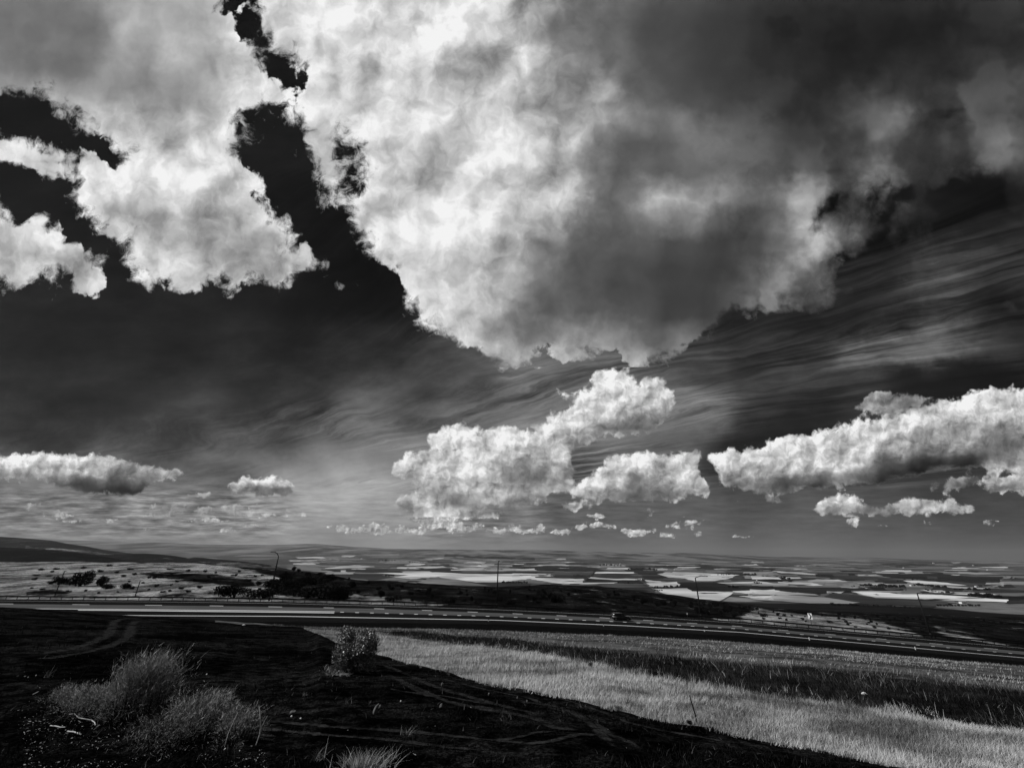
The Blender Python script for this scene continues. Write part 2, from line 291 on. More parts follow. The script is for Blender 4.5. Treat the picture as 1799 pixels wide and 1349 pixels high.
# thin streaky cloud
aS = math.radians(-54)
sx, sy = math.sin(aS), math.cos(aS)
sA = nb.dot(PL, (sx, sy, 0)); sB = nb.dot(PL, (sy, -sx, 0))
wst = nb.noise(nb.xyz(nb.m('MULTIPLY_ADD', sA, 0.5, 31.0), nb.m('MULTIPLY', sB, 1.0), 4.0), 1.1, 3, 0.5, col=True)
wss = nb.sep(wst)
sB2 = nb.m('ADD', sB, nb.m('MULTIPLY', nb.m('SUBTRACT', wss[0], 0.5), 0.50))
wq3 = nb.noise(nb.xyz(nb.m('MULTIPLY', sA, 1.7), nb.m('MULTIPLY_ADD', sB, 2.2, 9.0), 0.0), 1.0, 4, 0.55)
sB2 = nb.m('ADD', sB2, nb.m('MULTIPLY', nb.m('SUBTRACT', wq3, 0.5), 0.22))
st1 = nb.noise(nb.xyz(nb.m('MULTIPLY', sA, 0.35), nb.m('MULTIPLY', sB2, 2.6), 0.0), 1.0, 8, 0.60)
st2 = nb.noise(nb.xyz(nb.m('MULTIPLY', sA, 1.3), nb.m('MULTIPLY', sB2, 13.0), 8.0), 1.0, 7, 0.68)
st = nb.m('ADD', nb.m('MULTIPLY', nb.m('SUBTRACT', st1, 0.5), 2.6), nb.m('MULTIPLY', nb.m('SUBTRACT', st2, 0.5), 2.2))
st = nb.m('MULTIPLY', st, nb.mr(U0, 3.5, 10.0, 0.35, 1.15))
st = nb.m('ADD', nb.m('MULTIPLY', st, nb.mr(nb.noise(nb.xyz(nb.m('MULTIPLY', sA, 0.7), nb.m('MULTIPLY_ADD', sB, 1.1, 40.0), 0.0), 1.0, 3, 0.5), 0.36, 0.64, 0.25, 1.35)), nb.m('MULTIPLY', nb.m('SUBTRACT', nb.noise(nb.xyz(nb.m('MULTIPLY', U0, 0.6), nb.m('MULTIPLY', V0, 1.6), 0.0), 1.1, 6, 0.6), 0.5), 1.3))
# low flattened bands near the horizon
lb = nb.noise(nb.xyz(nb.m('MULTIPLY', U0, 1.0), nb.m('MULTIPLY', V0, 7.0), 0.0), 1.9, 7, 0.62)
lowm = nb.mr(V0, 8.3, 8.8)
lowamp = nb.m('MULTIPLY', nb.mr(V0, 9.75, 9.2), nb.mr(U0, 12.5, 6.0, 0.25, 1.0))
stt = nb.mix(lowm, st, nb.m('MULTIPLY', nb.m('MULTIPLY', nb.m('SUBTRACT', lb, 0.47), lowamp), nb.m('MULTIPLY', 3.0, nb.mr(nb.m('ABSOLUTE', nb.m('SUBTRACT', U0, 6.2)), 0.6, 2.0, 0.25, 1.0))))
vfac = nb.m('MAXIMUM', nb.m('MULTIPLY_ADD', stt, nb.mix(lowm, nb.mr(vel, 0.28, 0.50, 0.70, 0.28), 0.62), 1.0), 0.3)
veil_v = nb.m('MULTIPLY', nb.m('MULTIPLY', vel, nb.mr(V0, 8.2, 9.3, 1.0, 0.90)), vfac)
# the blue air itself, through a red filter: Nishita's red channel
SKY = wt.nodes.new('ShaderNodeTexSky'); SKY.sky_type = 'NISHITA'; SKY.sun_disc = False
SKY.sun_elevation = SUN_EL; SKY.sun_rotation = SUN_AZ; SKY.air_density = 1.0; SKY.dust_density = 0.6
sc_ = wt.nodes.new('ShaderNodeSeparateColor'); wt.links.new(SKY.outputs[0], sc_.inputs[0])
air = nb.m("MULTIPLY", sc_.outputs[0], 0.006)
lin_cloud = nb.m('POWER', b1, 2.2)
lin_veil = nb.m('POWER', nb.m('MAXIMUM', veil_v, 0.02), 2.2)
# chart is used only ahead; elsewhere a plain broken-cloud sky
gen = nb.noise(PL, 1.3, 8, 0.6)
gcov = nb.m('MULTIPLY', nb.mr(gen, 0.5, 0.62), nb.mr(dz, 0.0, 0.1))
glin = nb.m('MULTIPLY_ADD', gcov, 0.33, 0.03)
ahead = nb.m('MULTIPLY', nb.mr(nb.dot(D, tuple(FWD)), 0.30, 0.48), nb.mr(dz, -0.03, -0.01))
chart = nb.mix(cov, lin_veil, lin_cloud)
clouds = nb.mix(ahead, glin, chart)
cover_all = nb.mix(ahead, gcov, cov)
total = nb.m('MULTIPLY_ADD', nb.m('SUBTRACT', 1.0, cover_all), nb.m('MULTIPLY', air, 0.1), clouds)
total = nb.mix(nb.mr(dz, -0.06, -0.02), 0.04, total)
bg = wt.nodes.new('ShaderNodeBackground'); bg.inputs['Strength'].default_value = 0.1
tv = nb.m('MULTIPLY', total, 10.0)
wt.links.new(nb.rgb(tv, tv, tv), bg.inputs['Color'])
wo = wt.nodes.new('ShaderNodeOutputWorld'); wt.links.new(bg.outputs[0], wo.inputs[0])
world.cycles.sampling_method = 'MANUAL'; world.cycles.sample_map_resolution = 512
# ================================================================== helpers for objects
COL = scene.collection
rng = np.random.default_rng(7); random.seed(7)
def tag(o, label=None, cat=None, group=None, kind=None):
    if label: o['label'] = label
    if cat: o['category'] = cat
    if group: o['group'] = group
    if kind: o['kind'] = kind
    return o
def mesh_np(name, verts, faces, mats=(), parent=None, midx=None, smooth=False, attrs=None):
    me = bpy.data.meshes.new(name)
    verts = np.asarray(verts, np.float32)
    if isinstance(faces, np.ndarray):
        k = faces.shape[1]; nf = len(faces)
        me.vertices.add(len(verts)); me.vertices.foreach_set('co', verts.ravel())
        me.loops.add(nf * k); me.loops.foreach_set('vertex_index', faces.astype(np.int32).ravel())
        me.polygons.add(nf); me.polygons.foreach_set('loop_start', np.arange(0, nf * k, k, dtype=np.int32))
    else:
        me.from_pydata([tuple(map(float, v)) for v in verts], [], faces)
    for m in mats: me.materials.append(m)
    if midx is not None: me.polygons.foreach_set('material_index', np.asarray(midx, np.int32))
    if attrs:
        for k2, a in attrs.items():
            at_ = me.attributes.new(k2, 'FLOAT', 'POINT'); at_.data.foreach_set('value', np.asarray(a, np.float32).ravel())
    me.update(calc_edges=True)
    if smooth: me.polygons.foreach_set('use_smooth', np.ones(len(me.polygons), bool))
    o = bpy.data.objects.new(name, me); COL.objects.link(o)
    if parent: o.parent = parent
    return o
def empty(name, loc=(0, 0, 0), rz=0.0):
    o = bpy.data.objects.new(name, None); COL.objects.link(o); o.location = loc; o.rotation_euler = (0, 0, rz); o.empty_display_size = 0.2
    return o
def ray(x, y):                                 # direction of the sight line through a photo point, with y component 1
    a = (np.asarray(x, float) - 899.5); b = -(np.asarray(y, float) - 674.5)
    R, Uu, F = np.array(RGT), np.array(UPV), np.array(FWD)
    d = F * FPX + a[..., None] * R + b[..., None] * Uu
    return d / d[..., 1:2]
def at_depth(x, y, Y): return ray(x, y) * np.asarray(Y, float)[..., None] + np.array([0, 0, CAMZ])
def fbm2(x, y, seed=0, octv=5, rough=0.5):     # value noise
    tot = 0; amp = 1; nrm = 0
    for o_ in range(octv):
        r_ = np.random.default_rng(seed * 31 + o_); T = r_.random((64, 64))
        xi = np.floor(x).astype(int); yi = np.floor(y).astype(int); fx = x - xi; fy = y - yi
        fx = fx * fx * (3 - 2 * fx); fy = fy * fy * (3 - 2 * fy)
        g = lambda i, j: T[i % 64, j % 64]
        v = (g(xi, yi) * (1 - fx) + g(xi + 1, yi) * fx) * (1 - fy) + (g(xi, yi + 1) * (1 - fx) + g(xi + 1, yi + 1) * fx) * fy
        tot = tot + amp * v; nrm += amp; amp *= rough; x = x * 2.03 + 17.3; y = y * 2.03 + 5.1
    return tot / nrm - 0.5

# ------------------------------------------------------------------ materials
def new_mat(name):
    m = bpy.data.materials.new(name); m.use_nodes = True; t = m.node_tree; t.nodes.clear()
    b = t.nodes.new('ShaderNodeBsdfPrincipled'); o = t.nodes.new('ShaderNodeOutputMaterial')
    t.links.new(b.outputs[0], o.inputs[0]); b.inputs['Roughness'].default_value = 1.0
    b.inputs['Specular IOR Level'].default_value = 0.0; b.inputs['IOR'].default_value = 1.0
    return m, NB(t), b
def grey(nbm, b, v):
    """v: float socket -> neutral base colour"""
    nbm.t.links.new(nbm.rgb(v, v, v), b.inputs['Base Color'])
def simple(name, v, rough=0.8, metal=0.0, spec=0.3, var=0.25, scale=8.0):
    m, n, b = new_mat(name); c = n.n.new('ShaderNodeTexCoord').outputs['Object']
    k = n.noise(c, scale, 4, 0.6, dims='3D')
    grey(n, b, n.m('MULTIPLY', n.m('MULTIPLY_ADD', n.m('SUBTRACT', k, 0.5), var * 2, 1.0), v))
    b.inputs['Roughness'].default_value = rough; b.inputs['Metallic'].default_value = metal
    b.inputs['Specular IOR Level'].default_value = spec; b.inputs['IOR'].default_value = 1.5 if spec > .12 else 1.0
    return m
def geo_pos(n):
    return n.n.new('ShaderNodeNewGeometry').outputs['Position']
def bump(n, b, h, strength, dist):
    k = n.n.new('ShaderNodeBump'); k.inputs['Strength'].default_value = strength; k.inputs['Distance'].default_value = dist
    n.put(k, 'Height', h) if False else n.l.new(h, k.inputs['Height'])
    n.l.new(k.outputs[0], b.inputs['Normal'])

def mat_burnt():
    m, n, b = new_mat('burnt_soil'); P_ = geo_pos(n)
    big = n.noise(P_, 0.35, 4, 0.6, dims='3D'); mid = n.noise(P_, 3.0, 6, 0.65, dims='3D'); sm = n.noise(P_, 26.0, 5, 0.7, dims='3D')
    v = n.m('MULTIPLY', n.mr(big, 0.40, 0.62, 0.35, 1.9), n.mr(mid, 0.40, 0.62, 0.25, 2.0))
    v = n.m('MULTIPLY', v, n.mr(sm, 0.42, 0.66, 0.3, 2.6))
    v = n.m('MULTIPLY', v, 0.0040)
    bits = n.m('MULTIPLY', n.mr(n.noise(P_, 55.0, 3, 0.6, dims='3D'), 0.68, 0.75), n.mr(n.noise(P_, 1.6, 3, 0.6, dims='3D'), 0.50, 0.68))
    v = n.m('MULTIPLY_ADD', bits, 0.045, v)
    grey(n, b, v); bump(n, b, n.m('ADD', mid, n.m('MULTIPLY', sm, 0.5)), 0.9, 0.06); b.inputs['Specular IOR Level'].default_value = 0.05
    return m
def mat_grassground(name, lo, hi, sc=2.0, patch=None):
    m, n, b = new_mat(name); P_ = geo_pos(n)
    st = n.vm('MULTIPLY', P_, (1.0, 1.0, 1.0))
    a = n.noise(st, sc, 6, 0.65, dims='3D'); c = n.noise(st, sc * 9, 4, 0.65, dims='3D'); L = n.noise(st, sc * 0.12, 4, 0.6, dims='3D')
    f = n.m('ADD', n.m('MULTIPLY', a, 0.5), n.m('ADD', n.m('MULTIPLY', c, 0.25), n.m('MULTIPLY', L, 0.25)))
    v = n.mr(f, 0.38, 0.62, lo, hi)
    grey(n, b, v); bump(n, b, c, 0.7, 0.05)
    return m
def mat_veg(name, dark, light, sc):
    """hillside: 'veg' attribute 0 dark scrub (near slope: with painted cloud shade) .. 1 pale dry grass, broken up by noise"""
    m, n, b = new_mat(name); P_ = geo_pos(n)
    at_ = n.n.new('ShaderNodeAttribute'); at_.attribute_name = 'veg'; fac = at_.outputs['Fac']
    big = n.noise(n.vm('MULTIPLY', P_, (1.0, 0.35, 1.0)), sc * 0.25, 4, 0.6, dims='3D')
    mid = n.noise(n.vm('MULTIPLY', P_, (1.0, 0.5, 1.0)), sc, 6, 0.7, dims='3D'); fin = n.noise(P_, sc * 7, 5, 0.7, dims='3D')
    f = n.m('ADD', fac, n.m('ADD', n.m('MULTIPLY', n.m('SUBTRACT', big, 0.5), 1.6), n.m('MULTIPLY', n.m('SUBTRACT', mid, 0.5), 3.0)))
    f = n.mr(f, 0.36, 0.88)
    g = n.mr(n.m('ADD', n.m('MULTIPLY', fin, 0.6), n.m('MULTIPLY', mid, 0.4)), 0.42, 0.58, 0.28, 1.6)
    pat = n.noise(n.vm('MULTIPLY', P_, (1.0, 0.45, 1.0)), sc * 0.4, 6, 0.68, dims='3D')
    v = n.m('MULTIPLY', n.m('MULTIPLY', n.mix(f, dark, light), g), n.mr(pat, 0.42, 0.60, 0.40, 1.35))
    grey(n, b, v); bump(n, b, n.m('ADD', fin, mid), 0.8, 1.0 / sc)
    return m
def mat_asphalt(name, v, streak=0.3):
    m, n, b = new_mat(name); P_ = geo_pos(n)
    a = n.noise(n.vm('MULTIPLY', P_, (0.08, 1.0, 1.0)), 1.4, 5, 0.6, dims='3D'); c = n.noise(P_, 60.0, 3, 0.7, dims='3D')
    g = n.m('MULTIPLY', n.mr(a, 0.3, 0.7, 1 - streak, 1 + streak), n.mr(c, 0.3, 0.7, 0.8, 1.2))
    grey(n, b, n.m('MULTIPLY', g, v))
    return m
def mat_paint(name, v):
    m, n, b = new_mat(name); P_ = geo_pos(n)
    a = n.noise(P_, 3.0, 6, 0.75, dims='3D')
    grey(n, b, n.m('MULTIPLY', n.mr(a, 0.30, 0.45, 0.5, 1.0), v)); b.inputs['Roughness'].default_value = 0.6
    return m
M_burnt = mat_burnt()
M_gstrip = mat_grassground('dry_grass_soil', 0.08, 0.26, 1.6)
M_ditch = mat_grassground('scorched_ditch_soil', 0.003, 0.030, 2.2)
M_verge = mat_grassground('verge_soil', 0.008, 0.11, 0.45)
M_gravel = mat_grassground('dark_gravel', 0.0025, 0.006, 2.0)
M_hill = mat_veg('hillside_scrub_shade', 0.015, 0.33, 0.16)  # dark tone is heath plus cloud shade put into the colour
M_asd = mat_asphalt('new_asphalt', 0.008); M_asl = mat_asphalt('worn_asphalt', 0.065, 0.2)
M_line = mat_paint('road_paint', 0.50)

# ------------------------------------------------------------------ guide lines of the land: (x, y, depth)
def L(*p):
    a = np.array(p, float); return lambda X: (np.interp(X, a[:, 0], a[:, 1]), np.interp(X, a[:, 0], a[:, 2]))
XS = np.arange(-420, 2221, 6.0)
crest = [(-420,1050),(43,1067.5),(76,1070),(137,1075),(193,1079),(285,1083),(400,1091),(480,1097),(530,1101)]
def left(dy, Y):
    k = {285: 1.0, 400: 0.62, 480: 0.28, 530: 0.10}
    return [(x, y + dy * k.get(x, 1.0), Y + (58 - Y) * (1 - k.get(x, 1.0))) for x, y in crest]
E1 = L(*left(16,33), (560,1113,29),(590,1127,24),(659,1147,18.5),(695,1158,16.2),(736,1169,14.4),(787,1180,13),(851,1197,11),(900,1206,10.2),(1002,1226,9),(1092,1250,8),(1181,1270,7.5),(1227,1277,7.3),(1283,1290,7.1),(1360,1305,6.9),(1435,1316,6.7),(1600,1349,6.3),(2220,1460,5.6))
E2 = L(*left(10,40), (560,1107,44),(610,1108.5,35),(664,1112,32),(710,1120,28),(761,1126,25.5),(812,1133,23),(863,1138,20.5),(940,1149,18),(1028,1162,15.5),(1079,1175,14),(1156,1190,12.9),(1232,1203,12.2),(1283,1209,12),(1360,1224,11.5),(1435,1234,11),(1550,1250,10),(1652,1270,9.4),(1755,1285,8.8),(2220,1360,7.6))
E3 = L(*left(5,50), (560,1104.5,46),(610,1105.5,42),(664,1107.5,38),(736,1112,33),(812,1117,28),(889,1122,25),(1002,1137,21),(1105,1148,18),(1207,1158,16.4),(1320,1168,15.3),(1448,1176,14.2),(1550,1186,13.2),(1652,1201,12.4),(1755,1211,11.5),(2220,1270,9.5))
E4 = L(*left(0,58), (560,1102.5,60),(610,1102.5,62),(736,1104,64),(900,1109,66),(1053,1115,68),(1181,1121,70),(1283,1127,70),(1360,1133,70),(1448,1139,70),(1550,1149,70),(1652,1158,70),(1755,1166,70),(2220,1205,70))
E5 = L((-420,1078,97),(43,1086,97),(285,1089,97),(500,1092,97),(874,1096,97),(1300,1117,97),(1750,1157.5,97),(2220,1200,97))
R1 = L((-420,1072,101),(43,1079,101),(285,1081.5,101),(500,1082.5,101),(874,1089.3,101),(1100,1099,101),(1300,1110.5,101),(1750,1151,101),(2220,1192,101))   # near edge line
R2 = L((-420,1064,105),(43,1069.5,105),(200,1070.5,105),(350,1072,105),(500,1073.6,105),(600,1075,105),(874,1082.6,105),(1100,1092.5,105),(1300,1104.5,105),(1750,1145,105),(2220,1186,105))
R3 = L((-420,1057,109.5),(43,1060.8,109.5),(170,1062,109.5),(280,1063,109.5),(380,1064,109.5),(500,1066,109.5),(665,1069,109.5),(750,1072,109.5),(874,1076.5,109.5),(1000,1082,109.5),(1100,1087,109.5),(1300,1100,109.5),(1750,1140,109.5),(2220,1180,109.5))
R4 = L((-420,1053,115),(43,1055.5,115),(300,1057.2,115),(500,1060,115),(700,1065.2,115),(874,1070.8,115),(1100,1081.5,115),(1300,1094.2,115),(1750,1134.3,115),(2220,1174,115))
R5 = L((-420,1050.3,118.5),(43,1052.3,118.5),(300,1054.0,118.5),(500,1057,118.5),(700,1062.2,118.5),(874,1068,118.5),(1100,1078.8,118.5),(1300,1091.4,118.5),(1750,1131.2,118.5),(2220,1171,118.5))  # rail
F1 = L((-420,1046,126),(43,1047.5,126),(300,1049.5,126),(500,1053,126),(700,1058.5,126),(874,1065,126),(1100,1076,126),(1300,1088.5,126),(1500,1103,126),(1750,1127,126),(2220,1166,126))
SS = L((-420,985,320),(43,988,320),(240,987.5,320),(345,990,320),(430,997,320),(480,999,320),(531,1004,330),(582,1012,330),(623,1018.5,330),(684,1021,340),(736,1025,350),(812,1029,360),(874,1030.5,360),(900,1029,360),(961,1025.5,360),(1028,1029,350),(1079,1033,340),(1130,1039,330),(1181,1045,320),(1232,1054,310),(1271,1058,300),(1309,1063,290),(1346,1070,280),(1422,1075,270),(1499,1078,260),(1560,1082,250),(1630,1085,250),(1756,1090,250),(2220,1110,250))
def line_pts(Lf, X=None):
    X = XS if X is None else np.asarray(X, float); y, Y = Lf(X); return at_depth(X, y, Y)
rows, zone = [], []
b0 = line_pts(L((-420,1352,4.6),(2220,1352,4.6))); b0[:, 2] = 0.03
back = b0.copy(); back[:, 1] = -40; back[:, 0] *= 9; back[:, 2] = 1.0
rows += [back, b0]; zone += [0]
def add(Lf, n, z):
    q = line_pts(Lf); p = rows[-1]
    for i in range(1, n + 1): rows.append(p + (q - p) * (i / n)); zone.append(z)
# the near field, rows closer together near the eye
q = line_pts(E1); p0 = rows[-1]
for t in (np.linspace(0, 1, 31)[1:] ** 1.5): rows.append(p0 + (q - p0) * t); zone.append(0)
add(E2, 12, 1); add(E3, 8, 2); add(E4, 16, 3); add(E5, 5, 4); add(R1, 1, 5); add(R2, 1, 5); add(R3, 1, 6); add(R4, 1, 5); add(R5, 1, 5); add(F1, 3, 7); add(SS, 46, 7)
s_back = line_pts(SS); back_rows = []
for dY, dz_ in ((40, -2.5), (110, -14), (260, -50), (520, -128)):
    r_ = s_back.copy(); r_[:, 0] *= 1 + dY / s_back[:, 1]; r_[:, 1] += dY; r_[:, 2] += dz_
    if dz_ == -128: r_[:, 2] = -131
    rows.append(r_); zone.append(7)
G = np.array(rows)                                  # rows x cols x 3
nr, nc = G.shape[:2]; zone = np.array(zone)
# bumps: none on the road
zr = np.concatenate([[0], zone]); flat = (zr == 5) | (zr == 6) | (np.concatenate([zone, [7]]) == 5) | (zr == 4)
Xw, Yw = G[..., 0], G[..., 1]
bm_ = 0.10 * fbm2(Xw * 0.5, Yw * 0.5, 1) + 0.05 * fbm2(Xw * 2.2, Yw * 2.2, 2)
bm_ = np.where((zr == 2)[:, None], bm_ * 2.2, bm_)
fade = np.where((zr == 7)[:, None], 1.0, 0.0) * np.clip((Yw - 130) / 60, 0, 1)
bm_ = bm_ + fade * (2.4 * fbm2(Xw * 0.03, Yw * 0.02, 3, 5, 0.55)) * np.clip((G[..., 1] - 120) / 200, 0, 1) * 0.9
bm_[np.broadcast_to(flat[:, None], bm_.shape)] = 0
bm_[:2] = 0
G[..., 2] += bm_
# 'veg' on the hillside, painted where the dry grass grows; its dark end also paints cloud shade
def px_of(Pw):
    d = Pw - np.array([0, 0, CAMZ]); f = d @ np.array(FWD)
    return 899.5 + FPX * (d @ np.array(RGT)) / f, 674.5 - FPX * (d @ np.array(UPV)) / f
px, py = px_of(G.reshape(-1, 3)); PXY = np.stack([px, py], -1)
VEG_SHADE = [([(-900,900),(240,900),(430,1000),(470,1008),(500,1016),(470,1030),(560,1042),(620,1040),(700,1050),(760,1056),(800,1061),(700,1075),(-900,1075)], 1.0, 7),
       ([(1330,1066),(1345,1072),(1420,1078),(1500,1084),(1550,1093),(1600,1107),(1640,1125),(1560,1120),(1400,1104),(1290,1094),(1250,1085),(1300,1086)], 0.95, 6),
       ([(1640,1100),(1700,1112),(1760,1128),(1800,1135),(1700,1132),(1660,1120)], 0.62, 8)]
veg = np.zeros(len(px))
for poly, v, f in VEG_SHADE: veg = np.maximum(veg, v * np.clip(poly_sd(PXY, poly) / f + 0.4, 0, 1))
for poly, v, f in [([(240,1006),(300,1003),(400,1012),(440,1018),(450,1030),(400,1028),(330,1020),(280,1015)], 1, 5),
                   ([(43,1038),(110,1036),(130,1045),(43,1048)], 1, 4), ([(480,1018),(620,1030),(610,1056),(470,1052)], 0.6, 8)]:
    veg = veg * (1 - 0.85 * v * np.clip(poly_sd(PXY, poly) / f + 0.5, 0, 1))
idx = np.arange(nr * nc).reshape(nr, nc)
F_ = np.stack([idx[:-1, :-1], idx[:-1, 1:], idx[1:, 1:], idx[1:, :-1]], -1).reshape(-1, 4)
mi = np.repeat(zone, nc - 1)
colx = np.tile(XS[:-1] + 3, nr - 1); mi = np.where(((colx < 534) & (mi >= 1) & (mi <= 2)) | ((colx < 380) & (mi == 3)), 0, mi)
ground = mesh_np('ground', G.reshape(-1, 3), F_, (M_burnt, M_gstrip, M_ditch, M_verge, M_gravel, M_asd, M_asl, M_hill), midx=mi, smooth=True, attrs={'veg': veg})
tag(ground, kind='structure')
from mathutils.bvhtree import BVHTree
def bvh_of(*objs):
    vs, fs, o_ = [], [], 0
    for ob in objs:
        vs += [v.co[:] for v in ob.data.vertices]; fs += [tuple(i + o_ for i in p.vertices) for p in ob.data.polygons]; o_ = len(vs)
    return BVHTree.FromPolygons(vs, fs)
BV = bvh_of(ground)
def hit(x, y):                                      # where the sight line through a photo point meets the near land
    d = Vector(ray(np.array(float(x)), np.array(float(y))).tolist())
    r_ = BV.ray_cast(Vector((0, 0, CAMZ)), d.normalized())
    return r_[0]
def drop(X, Y):
    r_ = BV.ray_cast(Vector((X, Y, 400)), Vector((0, 0, -1))); return r_[0].z if r_[0] else 0.0

# ------------------------------------------------------------------ the plain, the hills beyond it
PZ = CAMZ - 120.0
def mat_plain():
    m, n, b = new_mat('farmland'); P_ = geo_pos(n)
    w = n.noise(P_, 0.0006, 3, 0.5, col=True, dims='3D')
    Pw = n.vm('ADD', n.vm('MULTIPLY', P_, (1, 1, 0)), n.scale(n.vm('SUBTRACT', w, (0.5, 0.5, 0.5)), 500.0))
    k = n.n.new('ShaderNodeTexVoronoi'); k.voronoi_dimensions = '2D'; k.feature = 'F1'
    try: k.distance = 'CHEBYCHEV'
    except Exception: pass
    n.l.new(n.vm('MULTIPLY', Pw, (0.0016, 0.0024, 1)), k.inputs['Vector']); k.inputs['Scale'].default_value = 1.0; k.inputs['Randomness'].default_value = 0.8
    c = n.seprgb(k.outputs['Color'])
    shade = n.m('POWER', c[0], 2.4)
    fin = n.noise(P_, 0.02, 5, 0.65, dims='3D')
    v = n.m('MULTIPLY', n.m('MULTIPLY_ADD', shade, 0.16, 0.022), n.mr(fin, 0.3, 0.7, 0.7, 1.25))
    ps_ = n.sep(P_); far = n.mr(ps_[1], 8500.0, 13000.0)
    scr = n.noise(n.vm('MULTIPLY', P_, (1, 0.4, 2.0)), 0.0012, 7, 0.62, dims='3D')
    v = n.mix(far, v, n.mr(scr, 0.40, 0.64, 0.018, 0.13))
    grey(n, b, v)
    return m
M_plain = mat_plain()
XP = np.arange(-700, 2501, 10.0)
HB = L((-700,950,11500),(43,966,11500),(300,969,11500),(600,973.5,11500),(900,975.5,11500),(1100,979,11500),(1300,985,11500),(1750,991,11500),(2500,1000,11500))
HC = L((-700,930,17000),(-100,940,17000),(43,945,17000),(90,947,17000),(145,949.5,17000),(195,951,17000),(240,952.2,17000),(270,952.5,17000),(300,953.2,17000),(345,956,17000),(430,956.8,17000),(500,956.3,17000),(540,955.2,17000),(563,955.3,17000),(585,957.5,17000),(620,960,17000),(680,963,17000),(730,964.5,17000),(900,966,17000),(960,966,17000),(1000,967.5,17000),(1040,969,17000),(1100,970,17000),(1150,971,17000),(1200,971,17000),(1250,973,17000),(1300,975,17000),(1340,977.5,17000),(1400,978,17000),(1460,979,17000),(1530,979,17000),(1560,980.5,17000),(1640,983,17000),(1750,985,17000),(2500,995,17000))
p0 = at_depth(XP, np.full(len(XP), 1100.0), np.full(len(XP), 700.0)); p0[:, 2] = PZ
p1 = at_depth(XP, np.full(len(XP), 996.0), np.full(len(XP), 8000.0)); p1[:, 2] = PZ
p2 = at_depth(XP, *HB(XP)); p3 = at_depth(XP, *HC(XP)); p4 = p3 * np.array([1.5, 1.5, 1]); p4[:, 2] = PZ - 200
PR = [p0, p1]
for i in range(1, 25): PR.append(p1 + (p2 - p1) * i / 24)
for i in range(1, 25): PR.append(p2 + (p3 - p2) * i / 24)
PR.append(p4); PG_ = np.array(PR)
hb = np.zeros(PG_.shape[:2]); tt = np.zeros(PG_.shape[0]); tt[2:26] = np.sin(np.linspace(0, 1, 24) * np.pi / 2) * 0.5; tt[26:50] = np.linspace(0.5, 0.10, 24)
hb = fbm2(PG_[..., 0] * 0.0009, PG_[..., 1] * 0.0007, 9, 6, 0.55) * 150 * tt[:, None]
PG_[..., 2] += hb
idx = np.arange(PG_.shape[0] * PG_.shape[1]).reshape(PG_.shape[:2])
F_ = np.stack([idx[:-1, :-1], idx[:-1, 1:], idx[1:, 1:], idx[1:, :-1]], -1).reshape(-1, 4)
plain = mesh_np('plain', PG_.reshape(-1, 3), F_, (M_plain,), smooth=True); tag(plain, kind='structure')
base = mesh_np('lowland', [(-70000, -70000, PZ - 40), (70000, -70000, PZ - 40), (70000, 70000, PZ - 40), (-70000, 70000, PZ - 40)], np.array([[0, 1, 2, 3]]), (M_plain,)); tag(base, kind='structure')
# hills on the left, between the near hillside and the far range
def ridge(name, crestL, frontL, mat, vegpolys, n=26, amp=30, backz=-60):
    X = np.arange(-700, 900, 5.0)
    c = at_depth(X, *crestL(X)); f = at_depth(X, *frontL(X)); R_ = []
    for i in range(n + 1): R_.append(f + (c - f) * i / n)
    bk = c * np.array([1.35, 1.35, 1]); bk[:, 2] = PZ - 5; R_.append(bk)
    R_ = np.array(R_); t_ = np.concatenate([np.sin(np.linspace(0.0, 1, n + 1) * np.pi) , [0]])
    R_[..., 2] += fbm2(R_[..., 0] * 0.004, R_[..., 1] * 0.003, 12 + n, 6, 0.6) * amp * t_[:, None]
    ii = np.arange(R_.shape[0] * R_.shape[1]).reshape(R_.shape[:2])
    FF = np.stack([ii[:-1, :-1], ii[:-1, 1:], ii[1:, 1:], ii[1:, :-1]], -1).reshape(-1, 4)
    a, b_ = px_of(R_.reshape(-1, 3)); Q_ = np.stack([a, b_], -1); vg = np.zeros(len(a))
    for poly, v, fe in vegpolys: vg = np.maximum(vg, v * np.clip(poly_sd(Q_, poly) / fe + 0.5, 0, 1))
    o = mesh_np(name, R_.reshape(-1, 3), FF, (mat,), smooth=True, attrs={'veg': vg}); tag(o, kind='structure'); return o
M_hfar = mat_veg('far_hill_pasture', 0.022, 0.20, 0.012); M_hmid = mat_veg('dark_hill_pasture', 0.009, 0.10, 0.015)
far_hill = ridge('hills', L((-700,900,4200),(-200,930,4200),(43,945,4200),(90,949,4200),(120,955,4200),(150,959,4200),(180,965,4200),(210,969,4200),(260,975,4200),(300,979,4200),(380,983,4200),(450,989,4200),(520,1003,4200),(900,1060,4200)),
      L((-700,1010,2900),(43,1004,2900),(300,1012,2900),(520,1030,2900),(900,1075,2900)), M_hfar,
      [([(43,958),(100,962),(160,968),(210,975),(190,977),(120,967),(43,963)], 0.8, 2), ([(300,979),(400,980),(440,990),(380,988),(310,984)], 0.5, 3)], 30, 45)
mid_hill = ridge('hills', L((-700,930,2100),(-200,952,2100),(43,963,2100),(90,965.5,2100),(130,970,2100),(170,975,2100),(205,981,2100),(245,986.5,2100),(300,994,2100),(380,1006,2100),(900,1060,2100)),
      L((-700,1020,1500),(43,1010,1500),(300,1016,1500),(900,1090,1500)), M_hmid, [([(43,958),(170,974),(100,969),(43,966)], 0.25, 3)], 22, 16)
